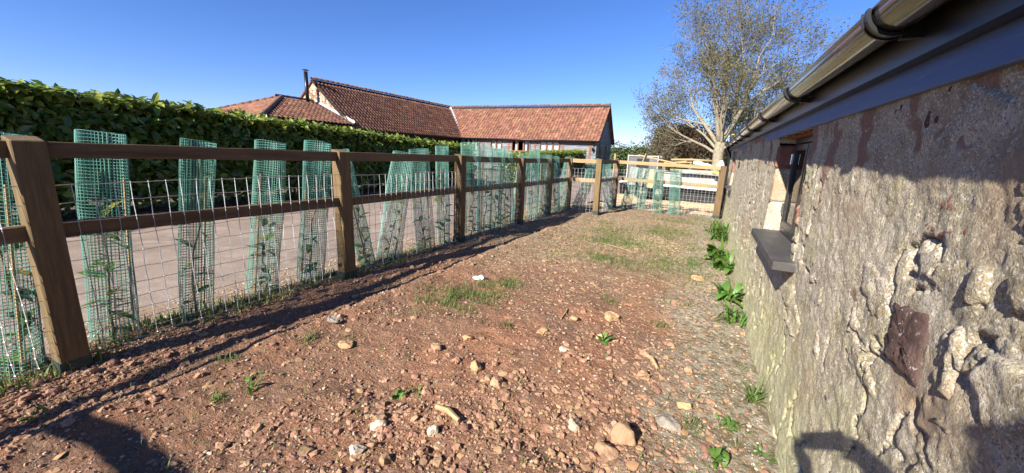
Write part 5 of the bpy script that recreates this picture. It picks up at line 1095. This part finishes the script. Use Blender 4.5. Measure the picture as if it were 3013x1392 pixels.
# fine grass, nobody could count it
def grass_patch(n, dens, lo, hi, xlo, xhi, ymin, ymax, name, label, k=1.1):
    x, y = ground_pts(n, k, ymin, ymax, xlo, xhi); keep = rg.random(len(x)) < dens(x, y); x, y = x[keep][:n], y[keep][:n]; n = len(x)
    B_ = np.array([(-.045, 0, 0), (.045, 0, 0), (.03, .18, .5), (-.03, .18, .5), (0, .5, .85)]); F_ = np.array([(0, 1, 2), (0, 2, 3), (3, 2, 4)]); L = lo+(hi-lo)*rg.random(n)**1.5
    P = np.stack([x, y, soil_h(x, y)-.003], -1); tag(link(name, scatter_mesh(name, [(B_, F_)], P, rotmats(n, rg, .6), L[:, None]*np.array([1.3, 1, 1]), MT['grass'])), label, 'grass', kind='stuff')
def gd(x, y):
    c_ = fbm(x*1.5, y*1.5, 4, 601); tufts = np.zeros_like(x)
    for (a, b, s_) in ((-2.0, 3.35, .22), (-2.15, 3.05, .3), (-1.95, 3.75, .18), (-2.6, 1.75, .06), (-2.35, 1.9, .05), (-1.4, 2.75, .06), (-.75, 3.9, .07), (-.1, 4.2, .08), (-.2, 3.6, .06), (-1.2, 6.8, .5), (-1.6, 7.8, .4), (-.6, 8.5, .5), (0, 6.2, .25), (-1.2, 5.6, .3), (-.4, 5.9, .25), (-2.8, 1.3, .05), (.1, 2.2, .05), (-2.45, 1.05, .04)): tufts += .9*np.exp(-((x-a)**2+(y-b)**2)/s_**2)
    return np.clip(tufts*(.55+.8*fbm(x*7, y*7, 2, 605))+.30*np.clip((c_-.02)*4, 0, 1)*np.clip((y-4.2)/2.5, 0, 1)*np.exp(-((x+.8)/1.3)**4)+.004, 0, 1)
grass_patch(170000, gd, .022, .075, -3.2, .45, .6, 11.3, 'sparse_grass', 'thin patches of short grass growing in the yard soil')
grass_patch(12000, lambda x, y: np.clip((x-.05)/.4, 0, 1)*np.clip(.2+fbm(x*3, y*3, 2, 611), 0, 1)*.5, .012, .035, -.2, .5, .7, 9, 'wall_foot_moss', 'low green growth along the foot of the wall', 1.4)
grass_patch(14000, lambda x, y: np.clip(.15+.9*fbm(x*1.2, y*1.2, 3, 621), 0, 1), .03, .12, -4.5, -3.4, .4, 11.5, 'verge_grass', 'rough grass among the tree guards outside the fence')
# dry stalks trodden into the far half of the yard
n = 9000; x, y = ground_pts(n, .6, 3.2, 11.2, -2.6, .4); dn = np.clip(.35+.8*fbm(x*1.1, y*1.1, 3, 641), 0, 1)*np.clip((y-3.2)/1.5, 0, 1); kp = rg.random(len(x)) < dn; x, y = x[kp][:n], y[kp][:n]; n = len(x)
P = np.stack([x, y, soil_h(x, y)+.004], -1); S = np.stack([rg.uniform(.01, .04, n), rg.uniform(.0025, .006, n), np.full(n, .003)], -1)
MT['straw'] = mat('dry_straw', (.42, .33, .19), [((.30, .22, .12), 5, .5, .7)], .9, island=.3)
tag(link('dry_stalks', scatter_mesh('dry_stalks', ICO1[5:], P, rotmats(n, rg, .3), S, MT['straw'], rg.integers(0, 4, n))), 'bleached dry stalks trodden into the far soil', 'straw', kind='stuff')

# ------------------------------------------------------------------ the photographer, just behind the camera
def photographer():
    F2 = Vector((FW.x, FW.y, 0)).normalized(); R2 = Vector((F2.y, -F2.x, 0))
    o0 = Vector((.225, -.53, 0)); P = lambda r_, f_, z: o0+R2*r_+F2*f_+Vector((0, 0, z))
    hR, hL = CAMP+RT*.125-FW*.075-UP*.015, CAMP-RT*.085-FW*.075-UP*.015
    V, E, Rd = [], [], []
    def chain(pts, start=None):
        prev = start
        for p, r_ in pts:
            V.append(tuple(p)); Rd.append(r_ if hasattr(r_, '__len__') else (r_, r_))
            if prev is not None: E.append((prev, len(V)-1))
            prev = len(V)-1
        return prev
    pel = chain([(P(0, -.02, 1.03), (.17, .12))]); chest = chain([(P(0, 0, 1.2), (.155, .11)), (P(0, .0, 1.4), (.18, .12)), (P(0, .0, 1.56), (.16, .10))], pel)
    nk = chain([(P(0, .01, 1.67), .062), (P(0, .03, 1.75), .065), (P(0, .045, 1.83), (.078, .095)), (P(0, .045, 1.91), (.08, .10)), (P(0, .03, 1.985), (.055, .07))], chest)
    for sg, hand in ((1, hR), (-1, hL)):
        wr = hand-FW*.06-Vector((0, 0, .03)); ax = (hand-wr).normalized()
        w_ = chain([(P(.17*sg, -.01, 1.55), .075), (P(.215*sg, .0, 1.5), .068), (P(.225*sg, .16, 1.36), .052), (P(.20*sg, .24, 1.32), .047), (P(.20*sg, .24, 1.32).lerp(wr, .6), .038), (wr, .028)], chest)
        pm = chain([(wr+ax*.045, (.036, .02))], w_)
        for k in range(4):                        # fingers closed round the back of the phone
            b_ = wr+ax*.075+UP*(.03-.02*k); chain([(b_, .009), (b_+FW*.018-RT*sg*.012, .0085), (b_+FW*.012-RT*sg*(.036-.004*abs(k-1)), .008)], pm)
        chain([(wr+ax*.02+UP*.035, .011), (wr+ax*.05+UP*.055-RT*sg*.01, .009), (wr+ax*.06+UP*.058-RT*sg*.03, .008)], pm)
        chain([(P(.09*sg, -.02, .96), .095), (P(.105*sg, .01, .72), .078), (P(.105*sg, .02, .52), .062), (P(.105*sg, -.01, .28), .052), (P(.105*sg, -.03, .10), .042), (P(.108*sg, .04, .045), .042), (P(.115*sg, .17, .035), .035)], pel)
    me = bpy.data.meshes.new('person'); me.from_pydata(V, E, []); ob = bpy.data.objects.new('person_tmp', me); COL.objects.link(ob)
    ob.modifiers.new('skin', 'SKIN'); 
    for i, sv in enumerate(me.skin_vertices[0].data): sv.radius = Rd[i]; sv.use_root = (i == pel)
    sb = ob.modifiers.new('sub', 'SUBSURF'); sb.levels = sb.render_levels = 1
    dg = bpy.context.evaluated_depsgraph_get(); m2 = bpy.data.meshes.new_from_object(ob.evaluated_get(dg)); bpy.data.objects.remove(ob)
    m2.name = 'person'; m2.materials.clear()
    for k in (mat('dark_jacket', (.04, .05, .07), [((.06, .07, .09), 20, .5, .7)], .9), mat('work_trousers', (.06, .055, .05), (), .9), mat('skin', (.50, .30, .22), (), .6), mat('short_hair', (.06, .04, .03), (), .8)): m2.materials.append(k)
    for p in m2.polygons:
        c_ = p.center; p.use_smooth = True; hd = (Vector((c_.x, c_.y, 0))-Vector((P(0, .04, 0).x, P(0, .04, 0).y, 0)))
        if c_.z > 1.68: p.material_index = 3 if (c_.z > 1.95 or hd.dot(F2) < -.01 and c_.z > 1.8) else 2
        elif (c_-hR).length < .115 or (c_-hL).length < .115: p.material_index = 2
        else: p.material_index = 1 if c_.z < 1.0 else 0
    b = link('person', m2); tag(b, 'person holding up a phone, whose shadow falls on the lower stone wall', 'person')
    # face
    fc = P(0, .045, 1.87)
    MB().tube([fc+F2*.092+Vector((0, 0, .02)), fc+F2*.118-Vector((0, 0, .015)), fc+F2*.09-Vector((0, 0, .022))], [.008, .013, .010], 8).build('nose', m2.materials[2], b, True)
    for sg in (1, -1):
        MB().lathe([(0, -.012), (.010, -.006), (.012, 0), (.010, .006), (0, .012)], 10, Matrix.Translation(fc+F2*.083+R2*sg*.032+Vector((0, 0, .028)))).build('eye', MT['white'], b, True)
        MB().lathe([(0, -.03), (.012, -.02), (.016, .005), (.012, .025), (0, .032)], 8, Matrix.Translation(fc+R2*sg*.083)).build('ear', m2.materials[2], b, True)
    ph = MB().bbox(-.08, .08, -.038, .038, -.0045, .0045, .003).build('phone', MT['black']); ph.matrix_world = Matrix.Translation(CAMP-FW*.016+RT*.055) @ M3.to_4x4(); tag(ph, 'black phone held level by the person behind the viewpoint', 'phone')
photographer()
